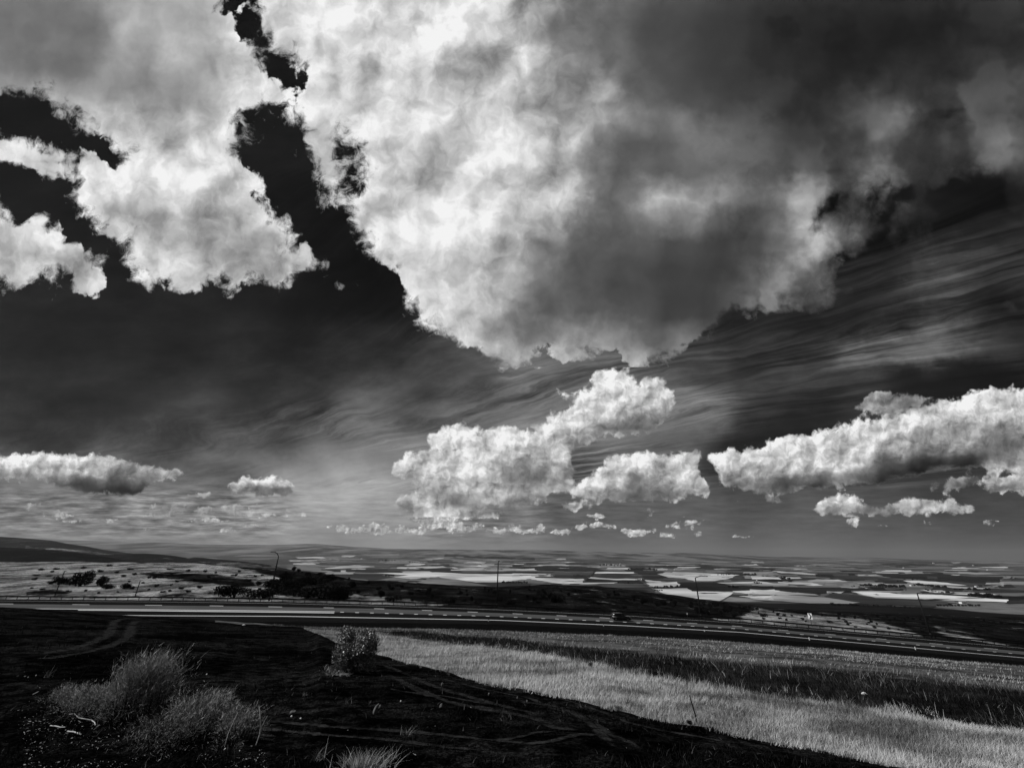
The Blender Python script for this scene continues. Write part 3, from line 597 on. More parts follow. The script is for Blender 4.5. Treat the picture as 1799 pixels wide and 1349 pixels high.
low_hill = ridge('hills', L((-700,975,3300),(200,974,3300),(225,972,3300),(260,972,3300),(300,975,3300),(330,980,3300),(345,978,3300),(370,981,3300),(430,986,3300),(470,992,3300),(560,1010,3300),(900,1060,3300)),
      L((-700,1012,2500),(43,1010,2500),(300,1014,2500),(520,1030,2500),(900,1080,2500)), M_hmid, [([(345,985),(420,988),(470,996),(400,996)], 0.8, 3)], 20, 30)
BP = bvh_of(plain, far_hill, mid_hill, low_hill)
def hitp(x, y):
    d = Vector(ray(np.array(float(x)), np.array(float(y))).tolist())
    return BP.ray_cast(Vector((0, 0, CAMZ)), d.normalized())[0]
# ================================================================== fields on the plain
def zf(pts_, x0, y0): return [(x0 + a / 3.911, y0 + b / 3.911) for a, b in pts_]
Z2, Z3, Z4 = (480, 920), (900, 920), (1320, 940)
FIELDS = [
 # dark woods, ploughed land, heath, and cloud shadows painted as dark patches
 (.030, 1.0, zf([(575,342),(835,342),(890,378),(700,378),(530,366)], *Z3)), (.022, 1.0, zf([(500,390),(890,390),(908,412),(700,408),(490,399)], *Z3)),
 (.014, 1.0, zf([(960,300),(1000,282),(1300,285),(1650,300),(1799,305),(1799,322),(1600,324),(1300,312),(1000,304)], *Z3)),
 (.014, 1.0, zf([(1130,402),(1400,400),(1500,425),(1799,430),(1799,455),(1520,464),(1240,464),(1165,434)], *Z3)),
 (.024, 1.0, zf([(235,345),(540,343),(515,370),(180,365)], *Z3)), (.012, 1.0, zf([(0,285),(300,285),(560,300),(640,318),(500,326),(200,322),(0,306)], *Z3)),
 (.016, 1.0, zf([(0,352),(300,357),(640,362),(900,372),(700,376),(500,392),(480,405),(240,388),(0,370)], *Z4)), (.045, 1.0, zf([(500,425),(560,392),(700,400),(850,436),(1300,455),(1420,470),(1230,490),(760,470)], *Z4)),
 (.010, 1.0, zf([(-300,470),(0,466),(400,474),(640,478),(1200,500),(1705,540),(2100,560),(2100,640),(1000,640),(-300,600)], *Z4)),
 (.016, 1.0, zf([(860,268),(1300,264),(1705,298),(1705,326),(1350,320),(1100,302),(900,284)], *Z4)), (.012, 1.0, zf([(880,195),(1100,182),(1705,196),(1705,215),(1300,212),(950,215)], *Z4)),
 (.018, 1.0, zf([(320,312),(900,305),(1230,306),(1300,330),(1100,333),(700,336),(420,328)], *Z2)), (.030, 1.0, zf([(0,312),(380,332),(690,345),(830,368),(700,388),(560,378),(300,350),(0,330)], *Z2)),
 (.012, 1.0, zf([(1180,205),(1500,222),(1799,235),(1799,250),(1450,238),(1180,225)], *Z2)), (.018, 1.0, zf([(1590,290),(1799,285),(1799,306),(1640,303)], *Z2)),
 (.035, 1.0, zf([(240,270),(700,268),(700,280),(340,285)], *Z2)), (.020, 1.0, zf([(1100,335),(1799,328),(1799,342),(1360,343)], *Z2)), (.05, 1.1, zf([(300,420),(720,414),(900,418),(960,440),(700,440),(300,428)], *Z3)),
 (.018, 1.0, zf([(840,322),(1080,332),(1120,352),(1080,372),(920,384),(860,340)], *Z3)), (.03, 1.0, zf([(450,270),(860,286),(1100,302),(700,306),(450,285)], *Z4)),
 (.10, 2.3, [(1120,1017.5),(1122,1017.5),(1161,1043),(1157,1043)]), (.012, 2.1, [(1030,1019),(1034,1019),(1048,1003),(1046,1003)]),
 # rounded grey rises
 (.17, 1.4, zf([(1000,400),(1060,377),(1130,368),(1250,385),(1400,413),(1500,428),(1300,427),(1100,417),(970,402)], *Z2)), (.13, 1.4, zf([(1640,404),(1700,385),(1760,378),(1799,380),(1799,410),(1680,410)], *Z2)), (.13, 1.4, zf([(0,382),(80,380),(170,385),(255,400),(200,412),(0,410)], *Z3)),
 # ripe grain and stubble
 (.52, 2.0, zf([(690,338),(1110,334),(1360,345),(1799,345),(1799,374),(1700,385),(1600,402),(1400,405),(1250,385),(1130,368),(1050,374),(960,382),(825,368),(940,353)], *Z2)),
 (.38, 2.0, zf([(370,302),(560,283),(690,290),(700,297),(500,306),(330,312)], *Z2)), (.40, 2.0, zf([(945,295),(1170,293),(1200,300),(1050,307)], *Z2)),
 (.46, 2.0, zf([(1375,292),(1430,279),(1525,279),(1460,297)], *Z2)), (.40, 2.0, zf([(900,280),(960,270),(1060,274),(1010,287),(920,287)], *Z2)), (.30, 4.0, zf([(1000,249),(1140,234),(1180,237),(1080,251)], *Z2)),
 (.45, 2.0, zf([(150,231),(340,227),(362,236),(180,238)], *Z2)), (.28, 4.0, zf([(470,220),(560,217),(540,229),(470,229)], *Z2)), (.18, 4.0, zf([(600,211),(860,207),(860,217),(640,221)], *Z2)),
 (.16, 2.0, zf([(80,292),(300,298),(340,304),(200,304)], *Z2)), (.34, 2.0, zf([(1250,307),(1450,302),(1450,312),(1300,314)], *Z2)), (.42, 2.0, zf([(1470,320),(1799,308),(1799,324),(1500,327)], *Z2)),
 (.28, 2.0, zf([(470,334),(540,331),(530,339)], *Z2)), (.26, 2.0, zf([(690,394),(790,392),(780,401)], *Z2)), (.14, 2.0, zf([(320,256),(460,249),(450,259),(330,263)], *Z2)),
 (.45, 2.0, zf([(0,342),(230,345),(200,360),(130,368),(-10,372)], *Z3)), (.52, 2.0, zf([(90,371),(380,378),(500,380),(480,406),(360,412),(240,402),(160,386)], *Z3)),
 (.52, 2.0, zf([(575,331),(838,331),(840,342),(565,342)], *Z3)), (.54, 2.0, zf([(530,366),(700,378),(890,378),(893,388),(700,388),(522,376)], *Z3)), (.45, 2.0, zf([(905,385),(960,390),(1050,400),(960,409),(925,405)], *Z3)),
 (.56, 2.2, zf([(930,408),(1130,402),(1165,434),(980,441),(945,430)], *Z3)), (.48, 2.0, zf([(975,450),(1200,445),(1240,465),(1380,470),(1520,474),(1500,492),(1400,512),(1425,538),(1360,538),(1200,512),(1040,482)], *Z3)),
 (.48, 2.0, zf([(1080,328),(1250,335),(1265,350),(1560,352),(1500,374),(1400,395),(1250,395),(1180,376),(1080,372),(1120,357),(1000,346)], *Z3)), (.44, 2.0, zf([(1400,406),(1700,396),(1799,412),(1799,421),(1600,416)], *Z3)),
 (.36, 2.0, zf([(0,308),(140,310),(130,322),(0,326)], *Z3)), (.46, 2.0, zf([(660,302),(800,302),(800,314),(640,312)], *Z3)), (.42, 2.1, zf([(960,307),(1265,313),(1265,320),(980,321)], *Z3)),
 (.50, 2.0, zf([(1510,465),(1799,454),(1850,470),(1799,481),(1600,482),(1530,474)], *Z3)), (.48, 2.0, zf([(1560,500),(1799,490),(1799,528),(1680,516)], *Z3)), (.35, 4.0, zf([(290,240),(367,237),(367,248),(310,249)], *Z3)),
 (.40, 2.0, zf([(250,406),(720,405),(690,413),(350,413)], *Z3)), (.22, 3.5, zf([(590,290),(640,285),(760,283),(800,297),(600,300)], *Z3)),
 (.44, 2.0, zf([(140,245),(300,254),(457,267),(430,274),(200,259)], *Z4)), (.48, 2.0, zf([(0,281),(180,293),(205,304),(0,303)], *Z4)), (.42, 2.0, zf([(190,286),(330,289),(347,298),(240,301)], *Z4)),
 (.44, 2.0, zf([(370,316),(450,304),(600,308),(700,323),(560,326),(420,323)], *Z4)), (.46, 2.0, zf([(180,322),(420,329),(492,345),(440,351),(200,331)], *Z4)), (.44, 2.0, zf([(0,329),(260,335),(250,348),(0,348)], *Z4)),
 (.42, 2.0, zf([(0,374),(200,387),(440,408),(465,417),(100,411),(0,402)], *Z4)), (.34, 2.0, zf([(0,414),(120,425),(200,412),(500,430),(750,468),(680,475),(400,471),(150,456),(0,442)], *Z4)),
 (.56, 2.2, zf([(700,391),(930,397),(1000,407),(1220,411),(1340,415),(1760,448),(1760,464),(1300,450),(850,434)], *Z4)), (.50, 2.0, zf([(1160,377),(1300,382),(1400,394),(1600,399),(1705,414),(1480,413),(1240,396)], *Z4)),
 (.52, 2.0, zf([(1040,311),(1180,314),(1340,329),(1480,348),(1200,339),(1080,326)], *Z4)), (.46, 2.0, zf([(1340,354),(1620,365),(1600,374),(1380,366)], *Z4)), (.32, 2.0, zf([(700,325),(900,327),(955,340),(860,346),(740,336)], *Z4)),
 (.30, 4.0, zf([(840,254),(1000,259),(1010,266),(860,263)], *Z4)), (.30, 2.0, zf([(520,389),(640,390),(610,403),(520,401)], *Z4)), (.20, 4.0, zf([(1370,186),(1450,184),(1440,195),(1380,194)], *Z4)),
 (.22, 2.0, zf([(740,384),(1040,388),(1030,396),(760,394)], *Z4)), (.22, 4.0, zf([(0,178),(80,180),(90,192),(0,190)], *Z4)), (.24, 4.0, zf([(1420,250),(1650,262),(1705,270),(1550,276),(1400,262)], *Z4)),
]
frng = np.random.default_rng(22)
for i in range(95):                             # many small strips far off, seen edge on
    cx = frng.uniform(430, 1780); t = frng.random() ** 1.3; yh = 984 + (cx - 900) * 0.009
    cy = yh + 3 + t * 24; w = frng.uniform(10, 60); h = frng.uniform(0.5, 1.6) * (0.7 + t)
    cy = max(cy, 982 + (cx - 900) * 0.010)
    al = float(frng.choice([.012, .02, .05, .10, .30, .42])); sk = frng.uniform(-6, 10)
    FIELDS.insert(0, (al, 3.0 if al > .08 else 1.5, [(cx - w / 2, cy - h), (cx + w / 2 + sk, cy - h + frng.uniform(-.4, .6)), (cx + w / 2, cy + h), (cx - w / 2 - sk, cy + h * .8)]))
for i in range(46):                             # hedges, fallow slivers and painted cloud-shadow streaks between and across the grain
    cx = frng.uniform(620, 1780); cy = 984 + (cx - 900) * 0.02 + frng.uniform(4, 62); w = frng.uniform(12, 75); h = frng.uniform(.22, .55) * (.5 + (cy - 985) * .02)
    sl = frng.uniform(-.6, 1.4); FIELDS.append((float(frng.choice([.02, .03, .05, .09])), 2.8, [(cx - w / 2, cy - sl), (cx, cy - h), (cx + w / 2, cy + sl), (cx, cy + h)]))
for i in range(40):
    cx = frng.uniform(520, 1780); cy = 984 + (cx - 900) * 0.011 + frng.uniform(0.5, 16); w = frng.uniform(10, 50); h = frng.uniform(.25, .7)
    FIELDS.append((float(frng.choice([.25, .34, .42])), 3.2, [(cx - w / 2, cy - h * .3), (cx + w * .2, cy - h), (cx + w / 2, cy + h * .4), (cx - w * .1, cy + h)]))
for i in range(170):                            # ordinary crops of middle tones filling the plain
    cx = frng.uniform(420, 1790); cy = 984 + (cx - 900) * 0.009 + 8 + frng.random() ** 1.1 * 68; hh_ = 0.7 + (cy - 985) * 0.045
    w = frng.uniform(14, 80); h = hh_ * frng.uniform(.5, 1.3); al = float(frng.choice([.012, .02, .035, .055, .08, .12, .16, .24])); sk = frng.uniform(-8, 14)
    FIELDS.insert(0, (al, 0.6, [(cx - w / 2, cy - h), (cx + w / 2, cy - h + frng.uniform(-.4, .4)), (cx + w / 2 + sk, cy + h), (cx - w / 2 + sk, cy + h)]))
bmf = bmesh.new(); crop_shade = []
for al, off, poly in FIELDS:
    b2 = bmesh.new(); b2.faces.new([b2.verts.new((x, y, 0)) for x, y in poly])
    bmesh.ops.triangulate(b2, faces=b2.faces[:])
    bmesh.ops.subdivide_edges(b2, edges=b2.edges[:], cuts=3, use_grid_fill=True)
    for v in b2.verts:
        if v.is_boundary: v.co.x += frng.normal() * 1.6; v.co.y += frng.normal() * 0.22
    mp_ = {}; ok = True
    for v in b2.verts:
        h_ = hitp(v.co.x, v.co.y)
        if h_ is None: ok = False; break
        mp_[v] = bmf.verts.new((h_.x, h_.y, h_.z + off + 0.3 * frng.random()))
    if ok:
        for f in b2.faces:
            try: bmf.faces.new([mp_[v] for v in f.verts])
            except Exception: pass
        crop_shade += [al * (0.92 if al > .3 else 1.0)] * len(mp_)
    b2.free()
bmesh.ops.recalc_face_normals(bmf, faces=bmf.faces[:])
me = bpy.data.meshes.new('fields'); bmf.to_mesh(me)
a_ = me.attributes.new('crop_shade', 'FLOAT', 'POINT')
vals = np.array((crop_shade + [0.1] * len(me.vertices))[:len(me.vertices)], np.float32); a_.data.foreach_set('value', vals)
m, n, b = new_mat('crops_cloud_shade'); P_ = geo_pos(n); at_ = n.n.new('ShaderNodeAttribute'); at_.attribute_name = 'crop_shade'  # field albedo; the dark values also paint cloud shade on the plain
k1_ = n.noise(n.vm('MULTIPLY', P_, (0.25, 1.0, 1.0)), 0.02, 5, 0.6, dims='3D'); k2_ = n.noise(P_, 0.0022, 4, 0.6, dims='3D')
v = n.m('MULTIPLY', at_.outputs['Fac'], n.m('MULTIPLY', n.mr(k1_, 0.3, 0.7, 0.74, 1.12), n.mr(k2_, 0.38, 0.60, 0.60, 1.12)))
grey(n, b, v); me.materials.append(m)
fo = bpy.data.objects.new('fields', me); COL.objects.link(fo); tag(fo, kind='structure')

# ------------------------------------------------------------------ painted lines on the road
def strip(name, parts, mat, kind='structure'):
    """parts: list of (N x 3 centre points, unit cross direction N x 3, half width)"""
    V, F2 = [], []
    for c, d, w in parts:
        s0 = len(V); w = np.broadcast_to(np.asarray(w, float), (len(c),))
        for p, q, ww in zip(c, d, w): V += [p - q * ww, p + q * ww]
        for i in range(len(c) - 1): a = s0 + 2 * i; F2.append((a, a + 1, a + 3, a + 2))
    o = mesh_np(name, V, np.array(F2), (mat,)); tag(o, kind=kind); return o
def along(Lf, other, x0, x1, off=0.0, lift=0.02):
    X = np.arange(x0, x1 + .01, max(2.0, min(6.0, (x1 - x0) / 3)))
    c = np.array([np.interp(X, XS, line_pts(Lf)[:, k]) for k in range(3)]).T; o_ = np.array([np.interp(X, XS, line_pts(other)[:, k]) for k in range(3)]).T
    d = o_ - c; d /= np.linalg.norm(d, axis=1)[:, None]
    c = c + d * off; c[:, 2] += lift; return c, d
def seg(Lf, other, x0, x1, w, off=0.0): c, d = along(Lf, other, x0, x1, off); return (c, d, w)
P_l = [seg(R1, R2, -300, 2200, 0.22, 0.1), seg(R2, R3, -300, 588, 0.30, 0.35), seg(R2, R3, 137, 588, 0.40, -1.0), seg(R4, R5, -300, 2200, 0.10)]
for x in (-260,-130,10,143.5,269.6,382,484,579.7,668,752,832,911,988,1063.6,1140,1217,1296,1377.5,1461,1551,1645,1742,1845,1950):
    h_ = np.interp(x, [143, 484, 600, 1300, 1750], [16.5, 12.5, 11, 10, 13]); P_l.append(seg(R3, R2, x - h_, x + h_, 0.20))
x = 601.0
while x < 2150: P_l.append(seg(R2, R1, x - 3.2, x + 3.2, 0.22)); x += 26.3 - 2.5 * np.clip((x - 600) / 400, 0, 1) + 6 * np.clip((x - 1300) / 700, 0, 1)
road_lines = strip('road_markings', P_l, M_line)

# ------------------------------------------------------------------ tyre tracks over the burnt ground
def mat_track():
    m, n, b = new_mat('tyre_track_dust'); P_ = geo_pos(n)
    a = n.noise(P_, 5.0, 6, 0.7, dims='3D'); c = n.noise(P_, 0.9, 4, 0.6, dims='3D')
    grey(n, b, n.mr(a, 0.35, 0.65, 0.004, 0.027)); bump(n, b, a, 1.0, 0.08)
    at_ = n.n.new('ShaderNodeAttribute'); at_.attribute_name = 'edge'
    al = n.mr(n.m('ADD', n.m('MULTIPLY', at_.outputs['Fac'], 1.2), n.m('ADD', n.m('SUBTRACT', a, 0.55), n.m('MULTIPLY', n.m('SUBTRACT', c, 0.5), 1.4))), 0.30, 0.75)
    n.l.new(al, b.inputs['Alpha']); b.inputs['Specular IOR Level'].default_value = 0.0
    return m
M_track = mat_track()
def zt(pts_, y0=1060, x0=40): return [(x0 + a / 3.911, y0 + b / 3.911) for a, b in pts_]
def smooth_line(p, step=5.0):
    p = np.array(p, float); d = np.concatenate([[0], np.cumsum(np.hypot(*np.diff(p, axis=0).T))]); t = np.arange(0, d[-1], step)
    q = np.stack([np.interp(t, d, p[:, 0]), np.interp(t, d, p[:, 1])], 1)
    for _ in range(6): q[1:-1] = (q[:-2] + 2 * q[1:-1] + q[2:]) / 4
    return q
TR = [(zt([(840,100),(740,103),(660,108),(622,118),(606,150),(620,190),(560,235),(450,280),(330,310),(190,340),(60,350)]), 9), (zt([(880,114),(800,118),(745,128),(738,160),(745,210),(680,260),(560,305),(440,335),(330,352),(200,375),(20,385)]), 9),
      (zt([(0,205),(200,195),(400,188),(560,185)]), 3), (zt([(660,200),(760,180),(900,172),(1100,182)]), 3),
      (zt([(640,440),(850,520),(1050,620),(1250,690),(1500,730),(1799,790)], x0=480) + zt([(300,860),(470,872)], x0=900), 10), (zt([(700,400),(900,480),(1100,570),(1400,660),(1799,760)], x0=480) + zt([(200,820),(330,850)], x0=900), 8),
      (zt([(-400,790),(0,812),(400,850),(900,880),(1400,930),(1799,972)], x0=480), 9), (zt([(-200,850),(0,870),(400,910),(700,930),(1100,978),(1400,1010)], x0=480), 9), (zt([(1400,945),(1600,938),(1799,895)], x0=480) + zt([(100,895),(200,885),(350,880)], x0=900), 5),
      (zt([(-50,660),(250,700),(400,740),(560,840),(640,930),(720,1010)], x0=900), 9), (zt([(100,600),(330,650),(600,740),(800,820),(1000,870),(1300,920),(1500,960)], x0=900), 6), (zt([(0,975),(250,955),(450,900),(640,905)], x0=900), 6),
      (zt([(520,760),(600,840),(660,900),(820,960),(900,1010)], x0=900), 8), (zt([(1100,500),(1400,580),(1799,660)], x0=480) + zt([(200,700),(450,770)], x0=900), 5), (zt([(750,570),(900,610),(1200,640),(1500,700)], x0=480), 5), (zt([(1150,830),(1300,835),(1500,880),(1799,930)]), 6), (zt([(1250,900),(1500,905),(1799,960)]), 6)]
V, F2, EA = [], [], []
for p, w in TR:
    q = smooth_line(p); s0 = len(V); n_ = len(q); tn = np.gradient(q, axis=0); tn /= np.linalg.norm(tn, axis=1)[:, None] + 1e-9
    for i in range(n_):
        c = hit(*q[i])
        if c is None: c = Vector((0, 5, 0))
        c2 = hit(q[i][0] + tn[i][0] * 2, q[i][1] + tn[i][1] * 2) or c
        dr = Vector((c2.x - c.x, c2.y - c.y, 0));
        if dr.length < 1e-6: dr = Vector((1, 0, 0))
        dr.normalize(); cr = Vector((-dr.y, dr.x, 0)); ww = np.clip(w * c.y / 700 * 1.3, 0.08, 0.42)
        for k in (-1, -0.5, 0, 0.5, 1):
            x_, y_ = c.x + cr.x * ww * k, c.y + cr.y * ww * k
            V.append((x_, y_, drop(x_, y_) + 0.008)); EA.append((1 - abs(k)) * min(1, i / 6, (n_ - 1 - i) / 6))
    for i in range(n_ - 1):
        for k in range(4): a = s0 + i * 5 + k; F2.append((a, a + 1, a + 6, a + 5))
tracks = mesh_np('tyre_tracks', V, np.array(F2), (M_track,), smooth=True, attrs={'edge': EA}); tag(tracks, kind='structure')

# ------------------------------------------------------------------ small mesh kit
def box(bm, cx, cy, cz, sx, sy, sz, M_=None):
    vs = [Vector((cx + sx * i / 2, cy + sy * j / 2, cz + sz * k / 2)) for k in (-1, 1) for j in (-1, 1) for i in (-1, 1)]
    if M_: vs = [M_ @ v for v in vs]
    v = [bm.verts.new(p) for p in vs]
    for f in ((0, 2, 3, 1), (4, 5, 7, 6), (0, 1, 5, 4), (2, 6, 7, 3), (0, 4, 6, 2), (1, 3, 7, 5)): bm.faces.new([v[i] for i in f])
def tube(bm, pts_, rad, seg_=8, cap=True):
    rings = []
    for i, p in enumerate(pts_):
        p = Vector(p); a = Vector(pts_[max(i - 1, 0)]); c = Vector(pts_[min(i + 1, len(pts_) - 1)]); t = (c - a).normalized()
        u = t.orthogonal().normalized() if i == 0 else (ru - t * ru.dot(t)).normalized(); ru = u; w = t.cross(u)
        r_ = rad[i] if hasattr(rad, '__len__') else rad
        rings.append([bm.verts.new(p + (u * math.cos(k * 2 * math.pi / seg_) + w * math.sin(k * 2 * math.pi / seg_)) * r_) for k in range(seg_)])
    for a, c in zip(rings[:-1], rings[1:]):
        for k in range(seg_): bm.faces.new((a[k], a[(k + 1) % seg_], c[(k + 1) % seg_], c[k]))
    if cap: bm.faces.new(rings[0][::-1]); bm.faces.new(rings[-1])
def obj(name, bm, mat, parent=None, smooth=False):
    me = bpy.data.meshes.new(name); bmesh.ops.recalc_face_normals(bm, faces=bm.faces[:]); bm.to_mesh(me); bm.free(); me.materials.append(mat)
    if smooth: me.polygons.foreach_set('use_smooth', np.ones(len(me.polygons), bool))
    o = bpy.data.objects.new(name, me); COL.objects.link(o)
    if parent: o.parent = parent
    return o
def copy_tree(o, parent=None):
    c = o.copy(); COL.objects.link(c)
    if parent: c.parent = parent
    for ch in [k for k in o.children]: copy_tree(ch, c)
    return c
M_steel = simple('dull_galvanised_steel', 0.045, 0.55, 0.3, 0.4); M_rail = simple('weathered_rail_steel', 0.012, 0.9, 0.0, 0.05, 0.3, 0.8); M_lampm = simple('dark_lamp_steel', 0.016, 0.8, 0.0, 0.05)
M_wood = simple('weathered_dark_wood', 0.012, 0.9, 0, 0.1); M_white = simple('white_plastic', 0.75, 0.5, 0, 0.4, 0.1); M_black = simple('black_paint', 0.012, 0.5, 0, 0.3, 0.1)
M_glass = simple('lamp_glass', 0.10, 0.2, 0, 0.6, 0.05)

# ------------------------------------------------------------------ guardrail
rp = line_pts(R5)
g = empty('guardrail', (float(rp[len(rp)//2, 0]), float(rp[len(rp)//2, 1]), float(rp[len(rp)//2, 2]))); tag(g, 'long low steel guardrail along the far edge of the highway', 'guardrail')
inv = Vector(g.location); sel = (XS >= -260) & (XS <= 2060); rr = rp[sel]
dn_ = np.gradient(rr[:, :2], axis=0); dn_ /= np.linalg.norm(dn_, axis=1)[:, None]; nrm_ = np.stack([dn_[:, 1], -dn_[:, 0]], 1)     # towards the road
prof = [(0.00, 0.80), (0.05, 0.77), (0.06, 0.72), (0.01, 0.66), (0.01, 0.62), (0.06, 0.57), (0.05, 0.52), (0.0, 0.49), (-0.02, 0.50), (-0.02, 0.79)]
bm = bmesh.new(); prev = None
for i in range(len(rr)):
    ring = [bm.verts.new(Vector((rr[i, 0] + nrm_[i, 0] * (a + .09), rr[i, 1] + nrm_[i, 1] * (a + .09), rr[i, 2] + h_ - 0.02)) - inv) for a, h_ in prof]
    if prev:
        for k in range(len(prof)): bm.faces.new((prev[k], prev[(k + 1) % len(prof)], ring[(k + 1) % len(prof)], ring[k]))
    prev = ring
obj('beam', bm, M_rail, g)
cum = np.concatenate([[0], np.cumsum(np.linalg.norm(np.diff(rr, axis=0), axis=1))]); tot_ = cum[-1]
vis0 = np.interp(10, XS[sel], cum); vis1 = np.interp(1790, XS[sel], cum)
sp = 2.75; n_post = int((vis1 - vis0) / sp) + 1
if n_post > 98: sp = (vis1 - vis0) / 97; n_post = 98
pmesh = None
for k in range(n_post):
    s_ = vis0 + k * sp; p = np.array([np.interp(s_, cum, rr[:, j]) for j in range(3)])
    if pmesh is None:
        bm = bmesh.new(); box(bm, 0, 0, 0.33, 0.13, 0.08, 0.82); box(bm, 0, -0.06, 0.63, 0.10, 0.06, 0.18); po = obj('post', bm, M_rail, g); pmesh = po.data
    else:
        po = bpy.data.objects.new('post', pmesh); COL.objects.link(po); po.parent = g
    po.location = Vector(p.tolist()) - inv

# ------------------------------------------------------------------ street lamps
def lamp(bx, by, tx, ty, arm, label, Yd=121.0):
    base = Vector(at_depth(bx, by, Yd).tolist()); base.z = min(base.z, drop(base.x, base.y) + 0.05)
    top = Vector(at_depth(tx, ty, Yd).tolist()); h_ = top.z - base.z
    t = empty('street_lamp', base); tag(t, label, 'street lamp', 'street lamps along the far side of the road')
    bm = bmesh.new(); lean = Vector((top.x - base.x, 0, 0)); tube(bm, [(0, 0, -0.4), (lean.x * .5, 0, h_ * .5), (lean.x, 0, h_)], [0.20, 0.16, 0.12], 10); tube(bm, [(0, 0, -0.3), (0, 0, 0.9)], [0.24, 0.24], 10)
    obj('pole', bm, M_lampm, t, True)
    T0 = Vector((lean.x, 0, h_)); q = [T0]
    for dx, dy, dz_ in arm: q.append(T0 + Vector((dx, dy, dz_)))
    bm = bmesh.new(); tube(bm, q, 0.085, 8); obj('arm', bm, M_lampm, t, True)
    e = q[-1]; d = (q[-1] - q[-2]); d.z = 0; d.normalize(); ang = math.atan2(d.y, d.x)
    Mx = Matrix.Translation(e) @ Matrix.Rotation(ang, 4, 'Z')
    bm = bmesh.new()
    pr = [(-0.05, .07, .07), (0.15, .13, .10), (0.5, .16, .12), (0.75, .10, .07)]
    prev = None
    for x_, w_, hh_ in pr:
        ring = [bm.verts.new(Mx @ Vector((x_, w_ * math.cos(a), hh_ * max(math.sin(a), -0.35)))) for a in np.linspace(0, 2 * math.pi, 10, endpoint=False)]
        if prev:
            for k in range(10): bm.faces.new((prev[k], prev[(k + 1) % 10], ring[(k + 1) % 10], ring[k]))
        else: bm.faces.new(ring[::-1])
        prev = ring
    bm.faces.new(prev); hd = obj('lamp_head', bm, M_lampm, t, True)
    bm = bmesh.new(); box(bm, 0.4, 0, -0.06, 0.45, 0.2, 0.05, Mx); obj('glass', bm, M_glass, hd)
lamp(473.5, 1050.5, 489.3, 977.5, [(-0.05, -0.9, 0.8), (-0.35, -1.7, 1.1), (-0.55, -1.9, 1.1)], 'street lamp behind the rail among the dark bushes, leftmost and tallest against the hills')
lamp(872.6, 1066.5, 875.2, 991, [(0.02, -0.5, 0.3), (0.1, -1.5, 0.7), (0.2, -1.9, 0.75)], 'thin street lamp standing upright before the dark slope, near the middle of the view')
lamp(1232.0, 1084.5, 1221.5, 1014.5, [(0.4, -0.9, 0.25), (0.85, -1.6, 0.45), (1.6, -2.3, 0.42)], 'street lamp with a bent arm before pale grain fields, just right of the car')
lamp(1635.3, 1115.5, 1611.2, 1042, [(0.4, -0.9, 0.25), (0.75, -1.6, 0.40), (1.3, -2.3, 0.38)], 'street lamp leaning over the right end of the guardrail, rightmost of the lamps')

# ------------------------------------------------------------------ leaning stakes on the left, chevron sign, marker posts
def stake(bx, by, tx, ty, label, hook=False, Yd=124.0):
    base = Vector(at_depth(bx, by, Yd).tolist()); base.z = drop(base.x, base.y); top = Vector(at_depth(tx, ty, Yd).tolist())
    t = empty('leaning_stake', base); tag(t, label, 'post', 'leaning posts in the dry grass')
    d = top - base; bm = bmesh.new(); tube(bm, [-d * 0.08, d * .5, d], [0.11, 0.10, 0.085], 8); obj('shaft', bm, M_wood, t)
    bm = bmesh.new(); e = Vector((0.45, 0, 0.06)) if hook else Vector((0.12, 0, 0.03))
    tube(bm, [d - Vector((0, 0, .05)), d + e], 0.06, 6); obj('cap', bm, M_wood, t)
stake(103.2, 1027, 113.5, 1003, 'leaning dark post with a short hooked top beside the largest left bush', True)
stake(237.6, 1046, 246.2, 1020.5, 'leaning plain dark post rising just behind the rail, right of the bushes')
sb = Vector(at_depth(1426.8, 1100.5, 121.5).tolist()); sb.z = drop(sb.x, sb.y); sgn = empty('chevron_sign', sb, math.radians(-38)); tag(sgn, 'white road sign with a black chevron behind the rail on the pale slope', 'road sign')
tz = float(at_depth(1421.5, 1077.0, 121.5)[2]) - sb.z; sx = float(at_depth(1422.8, 1081, 121.5)[0]) - sb.x
bm = bmesh.new(); tube(bm, [(0, 0, -.2), (sx * .9, 0, tz - .1)], 0.05, 8); obj('post', bm, M_lampm, sgn)
bm = bmesh.new(); box(bm, sx, -0.08, tz - 0.65, 0.85, 0.04, 1.35); bmesh.ops.bevel(bm, geom=bm.edges[:], offset=0.012, segments=1); brd = obj('board', bm, M_white, sgn)
bm = bmesh.new()
for yy, sgnz in ((-0.115, 1),):
    o_ = [(-0.30, 0.62), (0.0, 0.62), (0.36, 0.0), (0.0, -0.62), (-0.30, -0.62), (0.06, 0.0)]
    fr_ = [bm.verts.new((sx + a, yy, tz - 0.65 + c)) for a, c in o_]; bk = [bm.verts.new((sx + a, yy + .012, tz - 0.65 + c)) for a, c in o_]
    bm.faces.new(fr_); bm.faces.new(bk[::-1])
    for i in range(6): bm.faces.new((fr_[i], bk[i], bk[(i + 1) % 6], fr_[(i + 1) % 6]))
obj('chevron', bm, M_black, brd)
MK = [(1421.3, 1119.5, 0.52, 'white marker post in front of the chevron sign, on the near road edge', 99.3), (1607.3, 1136.0, 0.52, 'white marker post on the near road edge below the rightmost lamp', 99.3), (1237.5, 1106.3, 0.40, 'short marker post on the near road edge below the bent arm lamp', 99.8),
      (1060.2, 1097.0, 0.36, 'tiny marker post on the near road edge just left of the car', 99.8), (858, 1088.0, 0.34, 'tiny marker post on the near road edge in front of the upright middle lamp', 99.8), (1207.6, 1081, 0.75, 'white marker post beyond the guardrail, left of the bent arm lamp', 128)]
